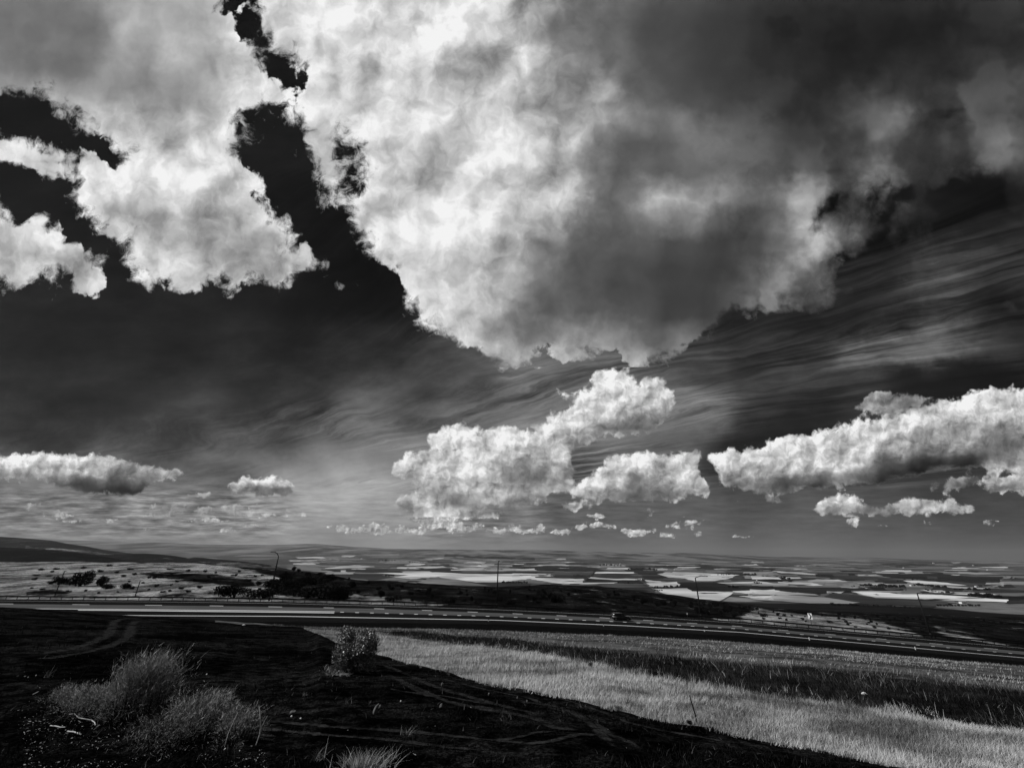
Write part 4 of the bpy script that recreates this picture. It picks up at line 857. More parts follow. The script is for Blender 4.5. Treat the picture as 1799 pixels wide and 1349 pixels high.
for x, y, h_, lab, Yd in MK:
    p = Vector(at_depth(x, y, Yd).tolist()); p.z = drop(p.x, p.y)
    t = empty('marker_post', p); tag(t, lab, 'marker post', 'white marker posts')
    bm = bmesh.new(); box(bm, 0, 0, h_ * .38, 0.14, 0.09, h_ * 0.78); obj('shaft', bm, M_white, t)
    bm = bmesh.new(); box(bm, 0, 0, h_ * .86, 0.145, 0.095, h_ * 0.20); box(bm, 0.0, 0, h_ * 0.99, 0.12, 0.08, h_ * 0.05); obj('reflector', bm, M_white if h_ > .5 else M_steel, t)

# ------------------------------------------------------------------ the car
def car():
    X = np.array([1077.0, 1106.0]); mid = lambda Lf: np.array([np.interp(X, XS, line_pts(Lf)[:, k]) for k in range(3)]).T
    a = mid(R2) * 0.62 + mid(R3) * 0.38; rear, front = Vector(a[0].tolist()), Vector(a[1].tolist())
    d = (front - rear).normalized(); up = Vector((0, 0, 1)); side = up.cross(d).normalized(); up = d.cross(side)
    c = (front + rear) / 2; t = empty('car', c + Vector((0, 0, 0.02))); Rm = Matrix((d, side, up)).transposed(); t.rotation_euler = Rm.to_euler()
    tag(t, 'small dark hatchback car driving right along the highway', 'car')
    paint = simple('dark_car_paint', 0.006, 0.25, 0.1, 0.5, 0.1); dark = simple('tinted_glass', 0.003, 0.06, 0.0, 0.6, 0.05); rub = simple('tyre_rubber', 0.006, 0.9); rim = simple('wheel_alloy', 0.09, 0.4, 0.6)
    low = [(-2.02, .32), (-2.08, .55), (-2.06, .85), (-1.98, .98), (-1.30, 1.00), (0.0, .98), (0.95, .93), (1.55, .84), (1.98, .66), (2.06, .45), (2.0, .28), (1.70, .22), (1.62, .40), (1.30, .56), (.98, .40), (.92, .20), (-.92, .20), (-.98, .40), (-1.3, .56), (-1.62, .40), (-1.70, .24)]
    def ext(name, prof, hw, taper, mat, par):
        bm = bmesh.new(); L_, R_ = [], []
        for x, z in prof:
            w = hw * (taper(x, z)); L_.append(bm.verts.new((x, w, z))); R_.append(bm.verts.new((x, -w, z)))
        n_ = len(prof)
        for i in range(n_): bm.faces.new((L_[i], L_[(i + 1) % n_], R_[(i + 1) % n_], R_[i]))
        bm.faces.new(L_[::-1]); bm.faces.new(R_)
        bmesh.ops.bevel(bm, geom=[e for e in bm.edges], offset=0.025, segments=2, affect='EDGES')
        return obj(name, bm, mat, par, True)
    body = ext('body', low, 0.86, lambda x, z: 1 - 0.10 * max(0, abs(x) - 1.3) - 0.04 * max(0, z - .8), paint, t)
    cab = [(-1.96, .97), (-1.78, 1.30), (-1.55, 1.45), (-0.9, 1.50), (-0.1, 1.48), (0.35, 1.38), (1.08, .95)]
    cb = ext('cabin', cab, 0.80, lambda x, z: 1 - 0.26 * (z - .95), paint, t)
    for s_ in (-1, 1):
        for nm, q in (('window', [(-1.72, 1.03), (-1.58, 1.30), (-1.12, 1.39), (-1.12, 1.03)]), ('window', [(-1.04, 1.03), (-1.04, 1.40), (-0.25, 1.40), (-0.25, 1.03)]), ('window', [(-0.17, 1.03), (-0.17, 1.40), (0.28, 1.32), (0.82, 1.03)])):
            bm = bmesh.new(); f1 = [bm.verts.new((x, s_ * (0.80 * (1 - .26 * (z - .95)) + .012), z)) for x, z in q]; f2 = [bm.verts.new((x, s_ * (0.80 * (1 - .26 * (z - .95)) - .01), z)) for x, z in q]
            bm.faces.new(f1); bm.faces.new(f2[::-1])
            for i in range(4): bm.faces.new((f1[i], f1[(i + 1) % 4], f2[(i + 1) % 4], f2[i]))
            obj(nm, bm, dark, cb)
    for nm, q in (('windscreen', [(0.42, 1.36), (1.02, 1.00)]), ('rear_window', [(-1.93, 1.06), (-1.70, 1.37)])):
        bm = bmesh.new(); (xa, za), (xb, zb) = q; off = .02 if xa > 0 else -.02
        v_ = [bm.verts.new(p) for p in ((xa + off, -.62, za + .01), (xb + off, -.66, zb + .01), (xb + off, .66, zb + .01), (xa + off, .62, za + .01))]; bm.faces.new(v_)
        bmesh.ops.solidify(bm, geom=bm.faces[:], thickness=0.015); obj(nm, bm, dark, cb)
    for x in (-1.3, 1.3):
        for s_ in (-1, 1):
            bm = bmesh.new(); tube(bm, [(x, s_ * .66, .31), (x, s_ * .85, .31)], 0.31, 20); w = obj('wheel', bm, rub, t)
            bm = bmesh.new(); tube(bm, [(x, s_ * .84, .31), (x, s_ * .862, .31)], 0.19, 14); obj('rim', bm, rim, w)
    for s_ in (-1, 1):
        bm = bmesh.new(); box(bm, 2.0, s_ * .6, .66, 0.10, 0.28, .13); obj('headlight', bm, M_glass, t)
        bm = bmesh.new(); box(bm, -2.03, s_ * .66, .95, 0.12, 0.16, .34); obj('tail_light', bm, M_glass, t)
        bm = bmesh.new(); box(bm, 0.72, s_ * .93, 1.02, 0.14, 0.16, .12); bmesh.ops.bevel(bm, geom=bm.edges[:], offset=.02, segments=1); obj('mirror', bm, M_glass if s_ < 0 else paint, t)
    bm = bmesh.new(); tube(bm, [(-1.2, .0, 1.48), (-1.35, 0, 1.7)], 0.012, 5); obj('aerial', bm, paint, t)
car()
# ================================================================== plants
def mat_leaf(name, lo, hi, rough=0.7, spec=0.2):
    m, n, b = new_mat(name); at_ = n.n.new('ShaderNodeAttribute'); at_.attribute_name = 'tone'
    grey(n, b, n.mix(at_.outputs['Fac'], lo, hi)); b.inputs['Roughness'].default_value = rough; b.inputs['Specular IOR Level'].default_value = spec; b.inputs['IOR'].default_value = 1.5 if spec > .12 else 1.0
    return m
M_dark = mat_leaf('dark_evergreen_leaf', 0.003, 0.018, 0.9, 0.0); M_tree = mat_leaf('distant_tree_leaf', 0.004, 0.018, 0.9, 0.0); M_bush = mat_leaf('small_glossy_leaf', 0.008, 0.22, 0.42, 0.5)
M_twig = mat_leaf('dry_pale_twig', 0.02, 0.42); M_stem = mat_leaf('dark_dry_stem', 0.004, 0.035); M_blade = mat_leaf('dry_grass_blade', 0.055, 0.48, 0.9, 0.1); M_weed = mat_leaf('dry_weed', 0.006, 0.27, 0.9, 0.0)
M_bark = simple('dark_bark', 0.010, 0.95, 0, 0.0, 0.3, 20)
def leaf_quads(P, size, r_, up=0.35, asp=0.55):
    """quads of a given size at points P, random facing"""
    n_ = len(P); a = r_.normal(size=(n_, 3)); a[:, 2] += up; a /= np.linalg.norm(a, axis=1)[:, None]
    b = r_.normal(size=(n_, 3)); b -= a * (a * b).sum(1)[:, None]; b /= np.linalg.norm(b, axis=1)[:, None]
    c = np.cross(a, b); s = (np.asarray(size) * np.ones(n_))[:, None]
    v = np.stack([P - b * s, P + c * s * asp, P + b * s, P - c * s * asp], 1).reshape(-1, 3)
    return v, np.arange(n_ * 4).reshape(-1, 4)
def crown_points(n_, lobes, r_):
    """points spread through the outer part of several lobes (cx,cy,cz,rx,ry,rz)"""
    L_ = np.array(lobes); w = L_[:, 3] * L_[:, 4] * L_[:, 5]; k = r_.choice(len(L_), n_, p=w / w.sum())
    d = r_.normal(size=(n_, 3)); d /= np.linalg.norm(d, axis=1)[:, None]; rad = r_.random(n_) ** 0.28 * (1 + 0.12 * r_.normal(size=n_))
    return L_[k, :3] + d * rad[:, None] * L_[k, 3:], np.repeat(r_.random(len(L_))[k][:, None], 1, 1)[:, 0]
def crown_mesh(seed, n_, leaf, flat=0.7, lobes=7, spread=0.62):
    r_ = np.random.default_rng(seed); lb = []
    for i in range(lobes):
        a = r_.uniform(0, 2 * math.pi); q = spread * r_.random() ** .5; s = r_.uniform(.30, .52)
        lb.append((math.cos(a) * q, math.sin(a) * q, (0.30 + 0.42 * r_.random() * (1 - q * .6)) , s, s, s * .62))
    P, t = crown_points(n_, lb, r_); P[:, 2] = np.maximum(P[:, 2], 0.01 + 0.04 * r_.random(n_)); P[:, 2] *= 1.0
    v, f = leaf_quads(P, leaf * r_.uniform(.6, 1.4, n_), r_)
    return v, f, np.repeat(np.clip(t * .6 + .4 * r_.random(n_), 0, 1), 4)
def stem_mesh(bm, seed, n_=5, h=0.55, r0=0.05):
    r_ = random.Random(seed)
    for i in range(n_):
        a = r_.uniform(0, 6.28); q = r_.uniform(.15, .5)
        tube(bm, [(0.04 * math.cos(a), .04 * math.sin(a), -0.12), (q * .4 * math.cos(a), q * .4 * math.sin(a), h * .5), (q * math.cos(a), q * math.sin(a), h)], [r0, r0 * .6, r0 * .25], 5)
PROTO = []
for sd_ in range(5):
    v, f, t = crown_mesh(sd_ + 3, 1500, 0.060, lobes=6 + sd_)
    me_o = mesh_np('foliage', v, f, (M_dark,), attrs={'tone': t}); me1 = me_o.data; bpy.data.objects.remove(me_o)
    bm = bmesh.new(); stem_mesh(bm, sd_); me2 = bpy.data.meshes.new('stems'); bm.to_mesh(me2); bm.free(); me2.materials.append(M_bark); PROTO.append((me1, me2))
def shrub(x, y, w, h, label, group, name='dark_shrub', cat='shrub', parts=True, k=None, seedv=[0], surf=hit):
    p = surf(x, y)
    if p is None: return None
    seedv[0] += 1; r_ = random.Random(seedv[0]); zc = (p - Vector((0, 0, CAMZ))).dot(FWD); s = w * zc / FPX * 0.70; sz = h * zc / FPX / 0.78
    me1, me2 = PROTO[k if k is not None else r_.randrange(5)]
    if parts:
        t = empty(name, (p.x, p.y, p.z - 0.03 * sz), r_.uniform(0, 6.28)); t.scale = (s, s, sz)
        for me_, nm in ((me1, 'foliage'), (me2, 'stems')):
            o = bpy.data.objects.new(nm, me_); COL.objects.link(o); o.parent = t
    else:
        t = bpy.data.objects.new(name, me1); COL.objects.link(t); t.location = (p.x, p.y, p.z - 0.03 * sz); t.scale = (s, s, sz); t.rotation_euler = (0, 0, r_.uniform(0, 6.28))
    tag(t, label, cat, group); return t
GB = 'dark shrubs behind the guardrail'
BIG = [(140,1029.5,27,25,'largest round dark shrub in the pale grass, right of the hooked leaning post'), (102,1027,18,13,'low dark shrub hiding the foot of the hooked leaning post'), (112,1026,11,10,'small dark shrub just right of the hooked leaning post, touching it'), (122,1027,12,7,'flat dark shrub between the hooked post and the largest left bush'),
 (89,1026,12,6,'low outlying shrub left of the hooked leaning post'), (177,1030,16,17,'upright narrow dark shrub second right of the largest left bush'), (189,1034,18,8,'flat dark shrub at the right foot of the upright narrow one'), (218,1034,17,9,'low dark shrub just left of the plain leaning post'),
 (409,1050,42,21,'wide fan shaped dark shrub against the rail, left of the first lamp'), (462,1051,48,18,'wide dark shrub at the foot of the leftmost street lamp'), (453,1029,11,8,'small round dark shrub above the fan shaped bush'), (497,1018.5,14,12,'small dark shrub, left one of a touching pair above the thicket'), (506,1019.5,17,14,'round dark shrub, right one of a touching pair above the thicket'),
 (483,1033,34,16,'dark shrub at the upper left end of the thicket'), (510,1038,40,20,'dark shrub in the middle of the thicket right of the leftmost lamp'), (528,1026,22,12,'low dark shrub on top of the thicket'), (551,1027,36,14,'dark shrub crowning the right part of the thicket'), (571,1022,26,14,'dark shrub on the skyline side of the thicket, upper right'),
 (540,1051,52,17,'wide dark shrub in front of the thicket against the rail'), (516,1047,30,14,'dark shrub at the lower left front of the thicket'), (566,1052,44,24,'big dark shrub in the right front of the thicket'), (592,1053.5,36,25,'domed dark shrub at the right end of the thicket'), (499,1045,24,12,'dark shrub beside the pale gap below the thicket'),
 (617,1034,14,13,'round shrub on the dark slope right of the thicket'), (669,1050.5,12,13,'upright dark shrub alone on the slope above the rail'), (691,1056,24,9,'flat dark shrub close behind the rail, right of the upright one'), (629,1042,7,5,'tiny shrub at the edge of the pale grass right of the thicket'), (724,1056,6,3,'tiny low shrub just above the rail'),
 (753,1042,8,9,'small shrub standing alone in the middle of the dark slope'), (790,1061,22,12,'low spreading shrub touching the rail left of the middle lamp'), (841,1063,14,9,'low shrub by the rail left of the middle lamp'), (893,1063,22,10,'low shrub by the rail right of the middle lamp'),
 (952,1050,18,14,'dark clump of scrub in the hollow of the dark slope'), (975,1058,26,16,'wide dark scrub at the bottom of the hollow'), (1134,1059,12,10,'dark shrub on the dark slope above the car'), (1166,1063,10,10,'dark shrub on the dark slope between the car and the bent arm lamp'), (1183,1066,10,9,'round dark shrub left of the bent arm lamp'), (1240,1076,8,8,'round dark shrub just right of the foot of the bent arm lamp'), (1251,1078,8,8,'dark shrub second right of the foot of the bent arm lamp'), (1290,1085,7,6,'dark shrub between bent arm lamp and chevron sign')]
for x, y, w, h_, lab in BIG: shrub(x, y, w, h_, lab, GB)
SK = [(516,1002.5,8,8,'first round tree from the left on the near skyline'), (524,1004.5,6,6,'second small tree on the near skyline'), (531,1005.5,3,2.5,'tiny bush on the near skyline'), (541,1013,8,9,'round tree on the near skyline above the thicket'), (560,1011,10,6,'leaning wide tree on the near skyline'), (582,1013,8,5,'small dark tree on the near skyline past the leaning one'), (591,1016,9,4,'low hedge like bush on the near skyline'), (600,1018,8,4,'low bush on the near skyline right of the hedge'), (613,1019,5,5,'last small tree of the near skyline row')]
for x, y, w, h_, lab in SK: shrub(x, y + .6, w, h_, lab, 'small trees on the near skyline', 'skyline_tree', 'tree')
GS = [(55,1033),(75,1035),(120,1039),(150,1038),(172,1042),(206,1040),(232,1034),(262,1036),(274,1030),(318,1034),(64,1010),(84,1012),(132,1008),(184,1016),(204,1006),(300,1010),(320,1014),(366,1014),(436,1020),(310,1022),(370,1042),(395,1038),(90,1005),(176,1004),(228,1000),(300,1000),(330,1003),(420,1004),(448,1013),(70,1001),(98,999.5),(146,998),(192,994),(216,1013),(236,1009),(262,1015),(272,1016),(282,1014.5),(359,1004.5),(378,1006.5),(408,1011),(414,1011.5),(461,1011),(455,1036),(300,1028),(330,1040),(350,1032),(297,1038),(60,1018),(160,1012),(250,1024),(380,1036),(286,1040),(226,1022),(340,1020)]
for i, (x, y) in enumerate(GS): shrub(x, y + 1, 4 + 5 * random.random(), 2.5 + 2.5 * random.random(), 'tiny dark bush dotted over the pale grass hillside on the left', 'tiny bushes on the pale left hillside', 'small_shrub', 'shrub', False)
r2 = random.Random(4); cnt = 0
while cnt < 95:
    x = r2.uniform(640, 1345); yt = float(SS(np.array([x]))[0][0]); yb = float(R5(np.array([x]))[0][0]) - 7; y = r2.uniform(yt + 4, yb)
    d_ = fbm2(np.array([x / 45.0]), np.array([y / 12.0]), 5)[0]
    if d_ < -0.02 and r2.random() < .8: continue
    sc = 0.5 + 0.8 * (y - yt) / (yb - yt)
    shrub(x, y, r2.uniform(4, 9) * sc, r2.uniform(4, 8) * sc, 'small dark bush scattered on the dark slope behind the rail', 'small bushes on the dark slope', 'small_shrub', 'shrub', False); cnt += 1
r2 = random.Random(9); cnt = 0
while cnt < 75:
    x = r2.uniform(1330, 1760); yt = float(SS(np.array([x]))[0][0]); yb = float(R5(np.array([x]))[0][0]) - 7; y = r2.uniform(yt + 2, yb)
    if x < 1440 and r2.random() < .6: continue
    shrub(x, y, r2.uniform(2.5, 7), r2.uniform(2.5, 5), 'small dark bush dotted on the slope to the right of the chevron sign', 'bushes on the right hand slope', 'small_shrub', 'shrub', False); cnt += 1

# ------------------------------------------------------------------ trees and houses on the plain
TP = []
for sd_ in range(4):
    r_ = np.random.default_rng(50 + sd_); lb = [(r_.uniform(-.2, .2), r_.uniform(-.2, .2), r_.uniform(.35, .75), r_.uniform(.25, .4), r_.uniform(.25, .4), r_.uniform(.2, .35)) for _ in range(5)]
    P, t = crown_points(260, lb, r_); v, f = leaf_quads(P, .13 * r_.uniform(.6, 1.4, 260), r_)
    v = np.concatenate([v, [(-.04, 0, -.05), (.04, 0, -.05), (.03, 0, .5), (-.03, 0, .5), (0, -.04, -.05), (0, .04, -.05), (0, .03, .5), (0, -.03, .5)]]); n0 = 260 * 4
    f = np.concatenate([f, [[n0, n0 + 1, n0 + 2, n0 + 3], [n0 + 4, n0 + 5, n0 + 6, n0 + 7]]])
    o = mesh_np('tree', v, f, (M_tree,), attrs={'tone': np.concatenate([np.repeat(t, 4), np.zeros(8)])}); TP.append(o.data); bpy.data.objects.remove(o)
tr_ = random.Random(31); ntree = 0
def trees(x0, y0, x1, y1, n_, hpx, label, jit=0.4):
    global ntree
    for i in range(n_):
        t_ = (i + tr_.uniform(-.4, .4)) / max(n_ - 1, 1); x = x0 + (x1 - x0) * t_; y = y0 + (y1 - y0) * t_ + tr_.uniform(-jit, jit); p = hitp(x, y)
        if p is None: continue
        zc = (p - Vector((0, 0, CAMZ))).dot(FWD); h_ = 1.35 * hpx * tr_.uniform(.6, 1.25) * zc / FPX
        o = bpy.data.objects.new('tree', TP[tr_.randrange(4)]); COL.objects.link(o); o.location = p; o.scale = (h_ * tr_.uniform(.8, 1.5), h_ * tr_.uniform(.8, 1.5), h_); o.rotation_euler = (0, 0, tr_.uniform(0, 6.28))
        tag(o, label, 'tree', label.replace('tree in', 'trees in').replace('tree of', 'trees of')); ntree += 1
def tl(a, b, Z): return Z[0] + a / 3.911, Z[1] + b / 3.911
def T(a, b, c, d, Z, n_, h_, lab, jit=.4): q, w = tl(a, b, Z); e, r = tl(c, d, Z); trees(q, w, e, r, n_, h_, lab, jit)
T(805, 318, 990, 320, Z3, 15, 3.0, 'dark tree in the row above the central grain fields'); T(980, 441, 1165, 437, Z3, 16, 2.6, 'dark tree in the hedge between the two brightest central fields'); T(850, 386, 895, 386, Z3, 4, 1.8, 'dark tree in the clump at the field corner by the diagonal track')
T(30, 408, 95, 409, Z3, 6, 2.6, 'dark tree in the clump at the foot of the grey rise'); T(1570, 408, 1740, 409, Z2, 12, 2.6, 'dark tree in the row left of the foot of the grey rise'); T(780, 360, 830, 360, Z2, 5, 3, 'dark tree in the clump on the left end of the longest grain field')
T(730, 254, 830, 256, Z2, 7, 1.8, 'dark tree in the far clump on the left part of the plain'); T(930, 266, 1030, 270, Z2, 6, 1.8, 'dark tree in the far row left of the middle lamp'); T(600, 288, 740, 292, Z3, 9, 2.2, 'dark tree in the far village above the central fields'); T(740, 407, 830, 411, Z3, 4, 1.8, 'dark tree of the loose row on the thin pale field'); T(980, 461, 1030, 463, Z3, 4, 2.2, 'dark tree in the clump at the left tip of the lower grain field')
T(1420, 352, 1520, 352, Z3, 7, 1.8, 'dark tree in the row behind the big central field'); T(1610, 352, 1680, 352, Z3, 5, 2.2, 'dark tree in the small clump right of the big central field'); T(1670, 408, 1710, 414, Z3, 4, 3.0, 'dark tree in the clump among the right hand fields'); T(1500, 440, 1555, 442, Z3, 4, 3.0, 'dark tree in the clump on the dark field right of the bent arm lamp')
T(755, 350, 1060, 362, Z4, 22, 3.6, 'dark tree in the long row left of the rightmost lamp'); T(1120, 345, 1330, 362, Z4, 14, 3.6, 'dark tree in the row behind the rightmost lamp'); T(1200, 380, 1330, 402, Z4, 7, 2.0, 'dark tree of the loose row on the upper right grain field'); T(1395, 376, 1640, 378, Z4, 12, 2.8, 'dark tree in the row above the far right fields'); T(1500, 418, 1705, 436, Z4, 15, 5.0, 'large dark tree in the grove at the right edge'); T(1280, 488, 1560, 488, Z4, 14, 3.0, 'dark tree in the row below the long right hand grain field'); T(560, 482, 740, 490, Z4, 11, 3.0, 'dark tree in the hedge below the grey field'); T(780, 488, 1130, 500, Z4, 14, 2.0, 'dark tree in the thin hedge towards the right'); T(1000, 318, 1140, 306, Z4, 7, 1.6, 'dark tree of the loose row before the far farm'); T(200, 297, 262, 303, Z4, 5, 2.4, 'dark tree in the clump between the upper right fields'); T(690, 355, 740, 357, Z4, 3, 2.0, 'dark tree in the small clump left of the long row'); T(1340, 398, 1400, 404, Z4, 4, 2.4, 'dark tree in the small clump between the far right fields'); T(1180, 516, 1205, 512, Z3, 2, 2, 'dark tree of the pair on the edge of the dark slope')
M_wall = simple('whitewashed_wall', 0.72, 0.9, 0, 0.0, 0.08, 0.5); M_roof = simple('tiled_roof', 0.16, 0.9, 0, 0.0, 0.2, 0.5); M_win = simple('dark_window', 0.02, 0.3, 0, 0.3, 0.05)
HS = [(1587.3,997.6,'small white farmhouse alone below the far hills'), (1710,993.4,'white house highest up on the far right slope'), (1692,1060,'white farm building below the long grain field at the right'), (1602,1029,'white house among the long row of trees left of the rightmost lamp'), (1716,1031.2,'long white shed at the end of the far right tree row'), (1063,991.2,'white house at the left end of the far central village'), (1078,991.6,'second white house in the far central village'), (1090,990.6,'white house at the right end of the far central village'), (1330,1019.5,'pale house in the clump among the right hand fields'), (1735,1001,'white house low on the far right slope'), (1640,989.3,'white shed on the dark far slope at right'), (635,981.6,'white farmhouse on the left part of the plain')]
for i, (x, y, lab) in enumerate(HS):
    p = hitp(x, y)
    if p is None: continue
    zc = (p - Vector((0, 0, CAMZ))).dot(FWD); w = max(9, 2.6 * zc / FPX) * (1.8 if 'long' in lab or 'building' in lab else 1); d = w * .6; h_ = w * .32
    t = empty('house', p, random.uniform(-.5, .5)); tag(t, lab, 'house')
    bm = bmesh.new(); box(bm, 0, 0, h_ / 2, w, d, h_); wl = obj('wall', bm, M_wall, t)
    bm = bmesh.new(); o_ = w * .04; v = [bm.verts.new(q) for q in ((-w/2-o_, -d/2-o_, h_+.03), (w/2+o_, -d/2-o_, h_+.03), (w/2+o_, d/2+o_, h_+.03), (-w/2-o_, d/2+o_, h_+.03), (-w/2-o_, 0, h_*1.6), (w/2+o_, 0, h_*1.6))]
    for f in ((0, 1, 5, 4), (2, 3, 4, 5), (0, 4, 3), (1, 2, 5), (0, 3, 2, 1)): bm.faces.new([v[k] for k in f])
    obj('roof', bm, M_roof, t)
    for q in (-.28, .05, .32):
        bm = bmesh.new(); box(bm, q * w, -d / 2 - .04, h_ * .55, w * .09, .06, h_ * .35); obj('window', bm, M_win, wl)

# ------------------------------------------------------------------ near field: heights again, for scattering
def blades(base, h, wid, lean, r_, bend=0.5, segs=2, face=None):
    """tapered ribbons, bent; base N x 3"""
    n_ = len(base); a = r_.uniform(0, 2 * np.pi, n_); wd = np.stack([np.cos(a), np.sin(a), np.zeros(n_)], 1)
    V = []
    for k in range(segs + 1):
        t_ = k / segs; c = base + np.stack([lean[:, 0] * t_ ** (1 + bend), lean[:, 1] * t_ ** (1 + bend), h * t_], 1)
        ww = (wid * (1 - t_ * .92))[:, None] * .5
        V += [c - wd * ww, c + wd * ww]
    V = np.stack(V, 1).reshape(-1, 3); k_ = 2 * (segs + 1); F2 = []
    b0_ = np.arange(n_)[:, None] * k_
    for s in range(segs): F2.append(b0_ + np.array([[2 * s, 2 * s + 1, 2 * s + 3, 2 * s + 2]]))
    return V, np.concatenate(F2)
def zland(X, Y): return np.array([drop(float(x), float(y)) for x, y in zip(X, Y)])
def scatter_between(La, Lb, n_, x0, x1, r_, tpow=1.0, lo=0.0, hi=1.0):
    x = r_.uniform(x0, x1, n_); t_ = lo + (hi - lo) * r_.random(n_) ** tpow
    A_ = line_pts(La, x); B2 = line_pts(Lb, x); P = A_ + (B2 - A_) * t_[:, None]; P[:, 2] = zland(P[:, 0], P[:, 1]); return P, x, t_
gr = np.random.default_rng(77)
P, xg, tg = scatter_between(E1, E2, 135000, 536, 1900, gr, 1.0, -0.05, 1.22)
cl_ = fbm2(P[:, 0] * 0.9, P[:, 1] * 0.9, 41, 5, .6); cl2 = fbm2(P[:, 0] * 4, P[:, 1] * 4, 43, 3, .6)
over = np.maximum(tg - 1, -tg) ; keep = (gr.random(len(P)) < np.clip(0.75 + cl_ * 2.2, .12, 1)) & ((over < 0) | (cl2 * .9 > over * 1.6 - .03)); P, xg, tg, cl_, cl2 = P[keep], xg[keep], tg[keep], cl_[keep], cl2[keep]
h_ = (0.045 + 0.05 * gr.random(len(P)) ** 2 + 0.12 * np.clip(cl2 + .05, 0, .5) + 0.12 * (gr.random(len(P)) > .988)) * np.clip(P[:, 1] / 10, .9, 1.25)
wd = 0.0022 + 0.00055 * P[:, 1]; ln = np.stack([gr.normal(0.02, 0.045, len(P)), gr.normal(0, 0.04, len(P))], 1)
V, F2 = blades(P, h_, wd, ln, gr); cl3 = fbm2(P[:, 0] * .35, P[:, 1] * 1.2, 44, 4, .6); tn = np.clip(.46 + cl_ * 2.0 + cl3 * 2.6 + gr.normal(0, .22, len(P)), 0, 1)
gs = mesh_np('dry_grass', V, F2, (M_blade,), attrs={'tone': np.repeat(tn, 6)}); tag(gs, 'pale dry grass covering the long strip beside the burnt ground', 'grass', kind='stuff')
# verge: shorter, sparser, with a ragged fringe towards the ditch and towards the road
P, xg, tg = scatter_between(E3, E4, 46000, 480, 1900, gr, 0.8, -0.035, 1.0); cl_ = fbm2(P[:, 0] * 0.25, P[:, 1] * 0.5, 51, 5, .6)
keep = gr.random(len(P)) < np.clip(0.30 + cl_ * 4.5 + (tg < .06) * .6 + (tg > .93) * .5, .04, 1); P, tg, cl_ = P[keep], tg[keep], cl_[keep]
h_ = (0.03 + 0.09 * gr.random(len(P)) ** 2) * (1 + 0.012 * P[:, 1]) + .05 * (tg < .06); wd = 0.004 + 0.0008 * P[:, 1]
V, F2 = blades(P, h_, wd, np.stack([gr.normal(0.04, 0.07, len(P)), gr.normal(0, .06, len(P))], 1), gr); tn = np.clip(.06 + cl_ * 2.6 + gr.normal(0, .13, len(P)), 0, 1)
vg_ = mesh_np('verge_grass', V, F2, (M_blade,), attrs={'tone': np.repeat(tn, 6)}); tag(vg_, 'short patchy grass between the dark ditch and the highway', 'grass', kind='stuff')
# ditch: dark tufts with pale broken stalks
P, xg, tg = scatter_between(E2, E3, 16000, 690, 1900, gr); h_ = (0.06 + 0.16 * gr.random(len(P))); V, F2 = blades(P, h_, 0.004 + .0006 * P[:, 1], np.stack([gr.normal(-.03, .09, len(P)), gr.normal(0, .06, len(P))], 1), gr)
P2, xg2, tg2 = scatter_between(E2, E3, 4200, 760, 1900, gr); k_ = fbm2(P2[:, 0] * .8, P2[:, 1] * .8, 61); k2 = k_ > 0.06; P2 = P2[k2]
V2, F3 = blades(P2, 0.05 + .17 * gr.random(len(P2)), 0.005 + .0008 * P2[:, 1], np.stack([gr.normal(-.08, .10, len(P2)), gr.normal(0, .08, len(P2))], 1), gr, 1.0, 2)
tn = np.concatenate([np.repeat(np.clip(gr.exponential(.05, len(P)) * (1 + 6 * fbm2(P[:, 0] * .6, P[:, 1] * .9, 63)), 0, 1), 6), np.repeat(np.clip(gr.normal(.45, .25, len(P2)), 0, 1), 6)])
dw = mesh_np('ditch_weeds', np.concatenate([V, V2]), np.concatenate([F2, F3 + len(V)]), (M_weed,), attrs={'tone': tn}); tag(dw, 'scorched weeds with pale broken stalks on the dark ditch bank', 'weeds', kind='stuff')
# burnt stubble and pale litter on the near ground
def scatter_px(n_, x0, x1, y0, y1, r_):
    out = []; xs = r_.uniform(x0, x1, n_); ys = r_.uniform(y0, y1, n_)
    for x, y in zip(xs, ys):
        if y < float(np.interp(x, XS, E1_Y)) + 2: continue
        p = hit(x, y)
        if p: out.append(p[:])
    return np.array(out)
E1_Y = E1(XS)[0]
P = scatter_px(46000, -60, 1560, 1085, 1352, gr); k_ = fbm2(P[:, 0] * 1.1, P[:, 1] * 1.1, 71, 5, .6); kk = gr.random(len(P)) < np.clip(.5 + k_ * 4, .03, 1); P = P[kk]
h_ = (0.012 + 0.040 * gr.random(len(P)) ** 2) * (1 + .06 * P[:, 1]); V, F2 = blades(P, h_, 0.004 + .0010 * P[:, 1], np.stack([gr.normal(0, .03, len(P)), gr.normal(0, .03, len(P))], 1) * (1 + .03 * P[:, 1])[:, None], gr)
tn = np.clip(-.08 + gr.exponential(.035, len(P)) + .25 * (gr.random(len(P)) > .965), 0, 1)
bs = mesh_np('burnt_stubble', V, F2, (M_weed,), attrs={'tone': np.repeat(tn, 6)}); tag(bs, 'burnt stubble and ash over the dark near ground', 'stubble', kind='stuff')
P = np.concatenate([scatter_px(1500, 40, 470, 1262, 1352, gr), scatter_px(260, 30, 130, 1180, 1290, gr), scatter_px(120, 560, 640, 1172, 1192, gr), scatter_px(90, 380, 1400, 1110, 1330, gr)])
k_ = fbm2(P[:, 0] * 2.2, P[:, 1] * 2.2, 81, 4, .6); P = P[k_ > -.05]; P[:, 2] += .008
v, f = leaf_quads(P, 0.0048 * np.exp(gr.normal(0, .55, len(P))) * (1 + .04 * P[:, 1]), gr, 2.5, .35)
lt = mesh_np('dry_litter', v, f, (M_blade,), attrs={'tone': np.repeat(np.clip(gr.normal(.5, .3, len(P)), 0, 1), 4)}); tag(lt, 'pale scraps of dry straw on the burnt soil', 'litter', kind='stuff')

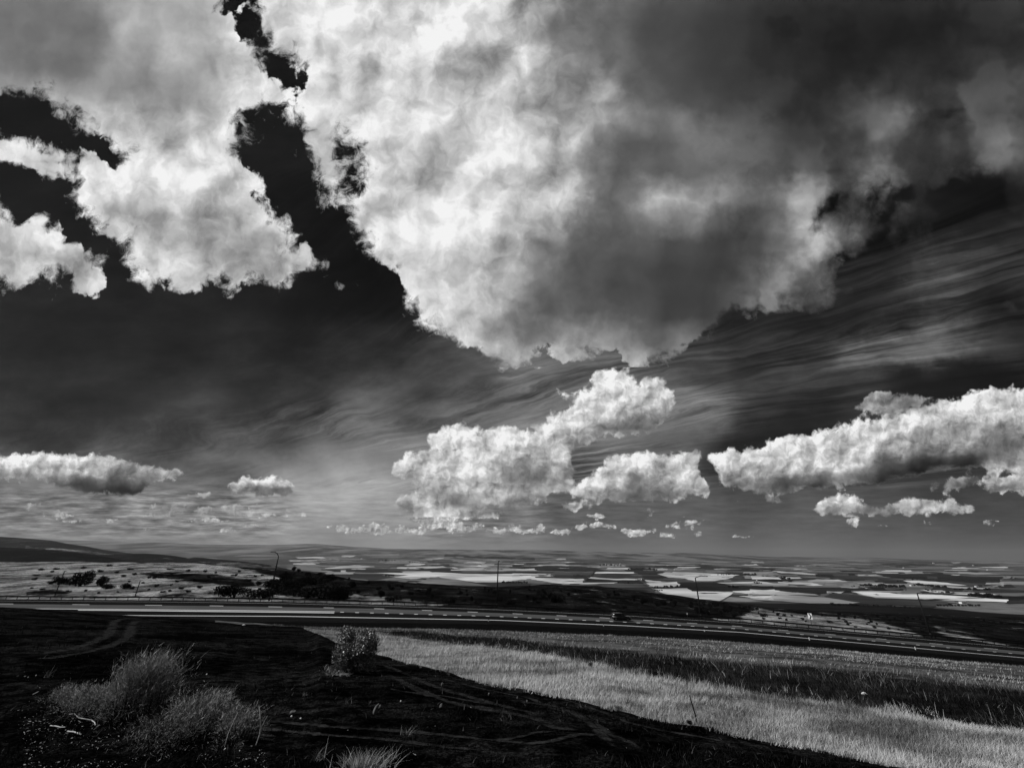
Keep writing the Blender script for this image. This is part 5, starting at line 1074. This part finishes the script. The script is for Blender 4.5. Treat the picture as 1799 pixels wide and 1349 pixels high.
# ------------------------------------------------------------------ the leafy shrub in front
def fan(n_, R0, spread, length, r_, up=1.0):
    a = r_.uniform(0, 2 * np.pi, n_); q = np.abs(r_.normal(0, spread, n_)); d = np.stack([np.cos(a) * np.sin(q), np.sin(a) * np.sin(q), np.cos(q) * up], 1)
    return d * (length * r_.uniform(.7, 1.05, n_))[:, None]
p = hit(618, 1180); s = 80 * (p - Vector((0, 0, CAMZ))).dot(FWD) / FPX
t = empty('leafy_shrub', p); tag(t, 'round leafy shrub standing alone on the burnt ground before the pale grass strip', 'shrub')
r_ = np.random.default_rng(5); lb = []
for i in range(64):
    a = r_.uniform(0, 6.28); q = r_.random() ** .5 * .40; z_ = r_.uniform(.10, .86); q *= 1.12 * math.sqrt(max(.25, 1 - ((z_ - .50) / .54) ** 2)); rr_ = r_.uniform(.08, .15); lb.append((math.cos(a) * q * s + .03 * s, math.sin(a) * q * s, z_ * s * .92, rr_ * s, rr_ * s, rr_ * s * 1.1))
P, tn = crown_points(11000, lb, r_); v, f = leaf_quads(P, 0.020 * s * r_.uniform(.6, 1.5, len(P)), r_, .2, .5)
mesh_np('leaves', v, f, (M_bush,), t, attrs={'tone': np.repeat(np.clip(tn * .35 + .65 * r_.random(len(P)) ** 1.8, 0, 1), 4)})
bm = bmesh.new(); rr_ = random.Random(8)
for i in range(26):
    e = Vector(lb[rr_.randrange(len(lb))][:3]); mid = Vector((e.x * .45 + rr_.uniform(-.04, .04), e.y * .45, e.z * .5)); tube(bm, [(rr_.uniform(-.04, .04) * s, rr_.uniform(-.04, .04) * s, -.04), mid, e], [.010 * s, .006 * s, .002 * s], 5)
obj('branches', bm, M_bark, t)
# pale straw ring at its foot
P = scatter_px(420, 570, 622, 1170, 1188, gr); V, F2 = blades(P, .02 + .05 * gr.random(len(P)), np.full(len(P), .012), gr.normal(0, .06, (len(P), 2)), gr)
st_ = mesh_np('straw_tuft', V, F2, (M_blade,), attrs={'tone': np.repeat(np.clip(gr.normal(.3, .25, len(P)), 0, 1), 6)}); tag(st_, 'flattened pale straw at the left foot of the leafy shrub', 'straw', kind='stuff')

# ------------------------------------------------------------------ dry brush at lower left
def brush(x, y, wpx, hpx, label, n_tw, seed, tone, depth=1.0):
    p = hit(x, y); zc = (p - Vector((0, 0, CAMZ))).dot(FWD); n_tw = int(n_tw * 1.35); w = wpx * zc / FPX / 2; h_ = hpx * zc / FPX; r_ = np.random.default_rng(seed)
    t = empty('dry_brush', p); tag(t, label, 'dry bush', 'dry brush clumps at the lower left')
    # main stems from the foot, then fine twigs sprouting in the outer half of the dome
    n_st = max(26, n_tw // 60); d = fan(n_st, 0, .62, 1.0, r_); tip = d * np.array([w * 1.15, w * 1.0 * depth, h_ * .80]); base0 = np.stack([r_.normal(0, w * .30, n_st), r_.normal(0, w * .30, n_st), np.full(n_st, -.02)], 1)
    V, F2 = blades(base0, tip[:, 2], np.full(n_st, .010), tip[:, :2], r_, .35, 5); mesh_np('stems', V, F2, (M_stem,), t, attrs={'tone': np.repeat(r_.random(n_st) ** 2 * .8, 12)})
    k = r_.integers(0, n_st, n_tw); q = r_.uniform(.42, 1.02, n_tw); b_ = base0[k] + np.stack([tip[k, 0] * q ** 1.35, tip[k, 1] * q ** 1.35, tip[k, 2] * q], 1) + r_.normal(0, .045, (n_tw, 3)) * np.array([w * 2.2, w * 2.2, h_])
    b_[:, 2] = np.maximum(b_[:, 2], .01); out = b_ / (np.linalg.norm(b_, axis=1)[:, None] + 1e-6); ln = out + r_.normal(0, .85, (n_tw, 3)); ln[:, 2] = ln[:, 2] * .9 + .25; L2 = h_ * r_.uniform(.04, .15, n_tw)
    ln = ln / np.linalg.norm(ln, axis=1)[:, None] * L2[:, None]
    V, F2 = blades(b_, ln[:, 2], np.full(n_tw, .0046), ln[:, :2], r_, .2, 2)
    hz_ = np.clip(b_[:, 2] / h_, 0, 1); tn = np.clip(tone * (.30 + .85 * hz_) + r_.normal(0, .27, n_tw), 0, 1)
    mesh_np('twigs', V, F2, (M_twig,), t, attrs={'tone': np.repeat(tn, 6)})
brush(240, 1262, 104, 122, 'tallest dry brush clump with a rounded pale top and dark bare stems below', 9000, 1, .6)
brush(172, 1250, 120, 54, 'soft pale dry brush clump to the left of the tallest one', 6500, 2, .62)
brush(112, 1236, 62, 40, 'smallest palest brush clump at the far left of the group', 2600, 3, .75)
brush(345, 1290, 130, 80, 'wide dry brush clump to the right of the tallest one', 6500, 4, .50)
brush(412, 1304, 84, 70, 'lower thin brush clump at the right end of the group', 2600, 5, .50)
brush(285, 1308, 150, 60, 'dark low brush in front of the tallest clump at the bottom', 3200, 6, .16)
p = hit(640, 1346); r_ = np.random.default_rng(9); zc = (p - Vector((0, 0, CAMZ))).dot(FWD); t = empty('grass_tussock', p); tag(t, 'pale grass tussock poking up at the bottom edge below the stone', 'grass tussock')
n_ = 520; b_ = np.stack([r_.normal(0, .10, n_), r_.normal(0, .06, n_), np.full(n_, -.01)], 1); V, F2 = blades(b_, .03 + .10 * r_.random(n_), np.full(n_, .0040), np.stack([b_[:, 0] * .25 + r_.normal(0, .06, n_), r_.normal(0, .06, n_)], 1), r_, .7, 3)
mesh_np('blades', V, F2, (M_blade,), t, attrs={'tone': np.repeat(np.clip(r_.normal(.55, .25, n_), 0, 1), 8)})
for (x, y, n_, hh_, lab, sd2) in ((560,1335,30,.14,'thin wiry tuft at the bottom edge left of the tussock',1), (690,1332,24,.12,'thin wiry tuft right of the tussock at the bottom edge',2), (536,1222,24,.10,'small pale tuft on the burnt ground left of the stone',3), (609,1236,12,.09,'tiny upright pale stalks left of the large stone',4), (715,1290,26,.10,'faint dry tuft near the lower tyre track',5), (83,1190,26,.20,'sparse pale weed behind the smallest brush clump',6), (892,1262,20,.09,'faint dry tuft at the right end of the burnt ground',7), (1012,1243,14,.10,'pale wisp beside the boundary of the grass strip',8)):
    p = hit(x, y); r_ = np.random.default_rng(100 + sd2); b_ = np.stack([r_.normal(0, .03, n_), r_.normal(0, .02, n_), np.full(n_, -.005)], 1); V, F2 = blades(b_, hh_ * r_.uniform(.3, 1, n_), np.full(n_, .004), r_.normal(0, hh_ * .4, (n_, 2)), r_, .6, 3)
    o = mesh_np('dry_tuft', V, F2, (M_twig,), attrs={'tone': np.repeat(np.clip(r_.normal(.5, .2, n_), 0, 1), 8)}); o.location = p; tag(o, lab, 'grass tuft')

# ------------------------------------------------------------------ bare twigs, stakes, stalks
def stick(x, y, top, rad, lab, mat, name='dry_stalk', forks=()):
    p = hit(x, y); zc = (p - Vector((0, 0, CAMZ))).dot(FWD) / FPX; R3_ = Vector(RGT); U3 = Vector((0, 0, 1)) / math.cos(PITCH)
    f_ = lambda a, b_: R3_ * (a * zc) + U3 * (b_ * zc)
    bm = bmesh.new(); pts_ = [f_(a, b_) + Vector((0, .01 * i, 0)) for i, (a, b_) in enumerate(top)]
    tube(bm, [Vector((0, 0, -.02))] + pts_, [rad] * len(pts_) + [rad * .5], 5)
    o = obj(name, bm, mat); o.location = p; tag(o, lab, 'dry stalk')
    return o
M_pale = simple('bleached_twig', 0.42, 0.9, 0, 0.1, 0.3, 30)
stick(110, 1236, [(4,14),(12,30),(19,45),(25,62)], .006, 'thin dark leaning stalk between the two left brush clumps', M_wood)
stick(1224, 1268, [(-1,10),(-3,22),(-6,36)], .010, 'dark thistle stalk leaning in the middle of the pale grass strip', M_wood)
stick(449, 1308, [(4,15),(1,27),(-5,44),(-10,52)], .0045, 'tall forked bleached twig right of the brush clumps', M_pale)
stick(452, 1300, [(4,20),(9,32)], .004, 'short bleached twig crossing the tall forked one', M_pale)
stick(440, 1282, [(-2,10),(2,22)], .004, 'small bleached twig left of the tall forked one', M_pale)
stick(394, 1312, [(2,18),(6,34),(10,46)], .0035, 'thin pale twig left of the forked bleached twig', M_pale)
stick(1264, 1178, [(-5,6),(-12,12)], .012, 'bleached broken stalk lying on the dark ditch bank, upper piece', M_pale); stick(1275, 1189, [(-2,5),(-5,8)], .012, 'bleached broken stalk lying on the dark ditch bank, lower piece', M_pale)
def ground_stick(pts_, rad, lab):
    P3 = [hit(*q) for q in pts_]; c = P3[0].copy(); bm = bmesh.new(); tube(bm, [q - c + Vector((0, 0, rad + .004 * (i % 2))) for i, q in enumerate(P3)], rad, 6); o = obj('fallen_twig', bm, M_pale); o.location = c; tag(o, lab, 'twig')
ground_stick([(88,1275),(97,1276.5),(106,1278),(114,1278.5)], .0055, 'short thick bleached twig on the soil at the lower left'); ground_stick([(120,1255),(130,1254.5),(138,1261),(150,1264),(160,1265),(166,1270),(167,1274)], .0045, 'curved bleached twig under the left brush clump')
ground_stick([(118,1285),(130,1287),(142,1291)], .006, 'bleached twig below the curved one at the lower left'); ground_stick([(57,1220),(62,1218),(67,1215)], .004, 'tiny pale twig at the left edge'); ground_stick([(596,1185.5),(606,1185),(618,1184.8)], .010, 'pale stick lying at the foot of the leafy shrub')
# ------------------------------------------------------------------ stones
M_stone = simple('grey_stone', 0.10, 0.9, 0, 0.1, 0.45, 14); M_wst = simple('white_stone', 0.65, 0.9, 0, 0.1, 0.1, 14)
def stone(x, y, w, h_, lab, mat=None, tilt=0.0, sd3=[0]):
    sd3[0] += 1; p = hit(x, y); zc = (p - Vector((0, 0, CAMZ))).dot(FWD) / FPX; bm = bmesh.new(); bmesh.ops.create_icosphere(bm, subdivisions=3, radius=.5)
    for v in bm.verts:
        n1 = mnoise.noise(v.co * 2.2 + Vector((sd3[0] * 7, 0, 0))); n2 = mnoise.noise(v.co * 6 + Vector((0, sd3[0] * 3, 0))); v.co *= 1 + .30 * n1 + .08 * n2
        v.co.x *= w * zc; v.co.y *= (w + h_) * .4 * zc; v.co.z *= h_ * zc * 1.1
        v.co = Matrix.Rotation(tilt, 3, 'Y') @ v.co; v.co.z += h_ * zc * .40
    o = obj('stone', bm, mat or M_stone, None, True); o.location = p; tag(o, lab, 'stone', None); return o
stone(660, 1254, 8, 17, 'largest stone, tall leaning grey block on the burnt ground', tilt=.35); stone(667, 1244, 5, 6, 'small pale stone resting against the right side of the largest stone', M_stone, .3)
stone(514, 1255, 12, 7, 'low dark grey stone at the left of the largest one', tilt=-.4); stone(777, 1206, 4.5, 7, 'upright grey stone below the tyre tracks in the middle'); stone(775, 1243, 6, 7, 'slanting grey stone right of the largest one', tilt=.5)
stone(704, 1232, 2.2, 2.2, 'tiny white pebble between the largest stone and the slanting one', M_wst); stone(512, 1259, 3.2, 2.6, 'white pebble touching the low dark stone', M_wst); stone(528, 1262.5, 3.2, 2.2, 'white pebble right of the low dark stone', M_wst)
stone(859, 1221, 3.5, 4, 'small grey stone where the tyre tracks part, left one of three'); stone(926, 1233.5, 3, 4, 'small grey stone, rightmost of the three by the track'); stone(909, 1227, 2.5, 4, 'small dark stone, middle one of the three by the track')
stone(363, 1185, 2.2, 2, 'tiny white pebble alone on the dark ground behind the brush', M_wst); stone(428, 1098.5, 5, 2.0, 'small white fragment near the far edge of the burnt ground', M_wst); stone(1520, 1221, 11, 5, 'flat pale stone half way down the dark ditch bank', M_wst, .3)
for (x, y, w, h_, lab) in ((1037,1172.5,8,8,'dark round burnt bush at the upper edge of the grass strip'), (1013,1171,4,5,'small dark tuft left of the round burnt bush'), (1118,1186,6,5,'dark tuft on the upper edge of the strip, right of the round burnt bush'), (1082,1246,15,6,'dark low bush on the lower edge of the grass strip'), (1213,1273,8,7,'small dark bush on the lower strip edge left of the thistle stalk'), (1249,1283,12,6,'dark low bush on the lower strip edge right of the thistle stalk')):
    shrub(x, y, w, h_, lab, None, 'burnt_bush', 'bush')

# ------------------------------------------------------------------ the hazy air over the plain
bm = bmesh.new(); box(bm, 0, 9000, 190, 64000, 26000, 700)
HZ = bpy.data.materials.new('hazy_air'); HZ.use_nodes = True; ht = HZ.node_tree; ht.nodes.clear()
pv = ht.nodes.new('ShaderNodeVolumePrincipled'); pv.inputs['Color'].default_value = (.9, .9, .9, 1); pv.inputs['Density'].default_value = 1.1e-5; pv.inputs['Anisotropy'].default_value = 0.2
ho = ht.nodes.new('ShaderNodeOutputMaterial'); ht.links.new(pv.outputs[0], ho.inputs['Volume'])
hz = obj('haze', bm, HZ); tag(hz, kind='stuff');
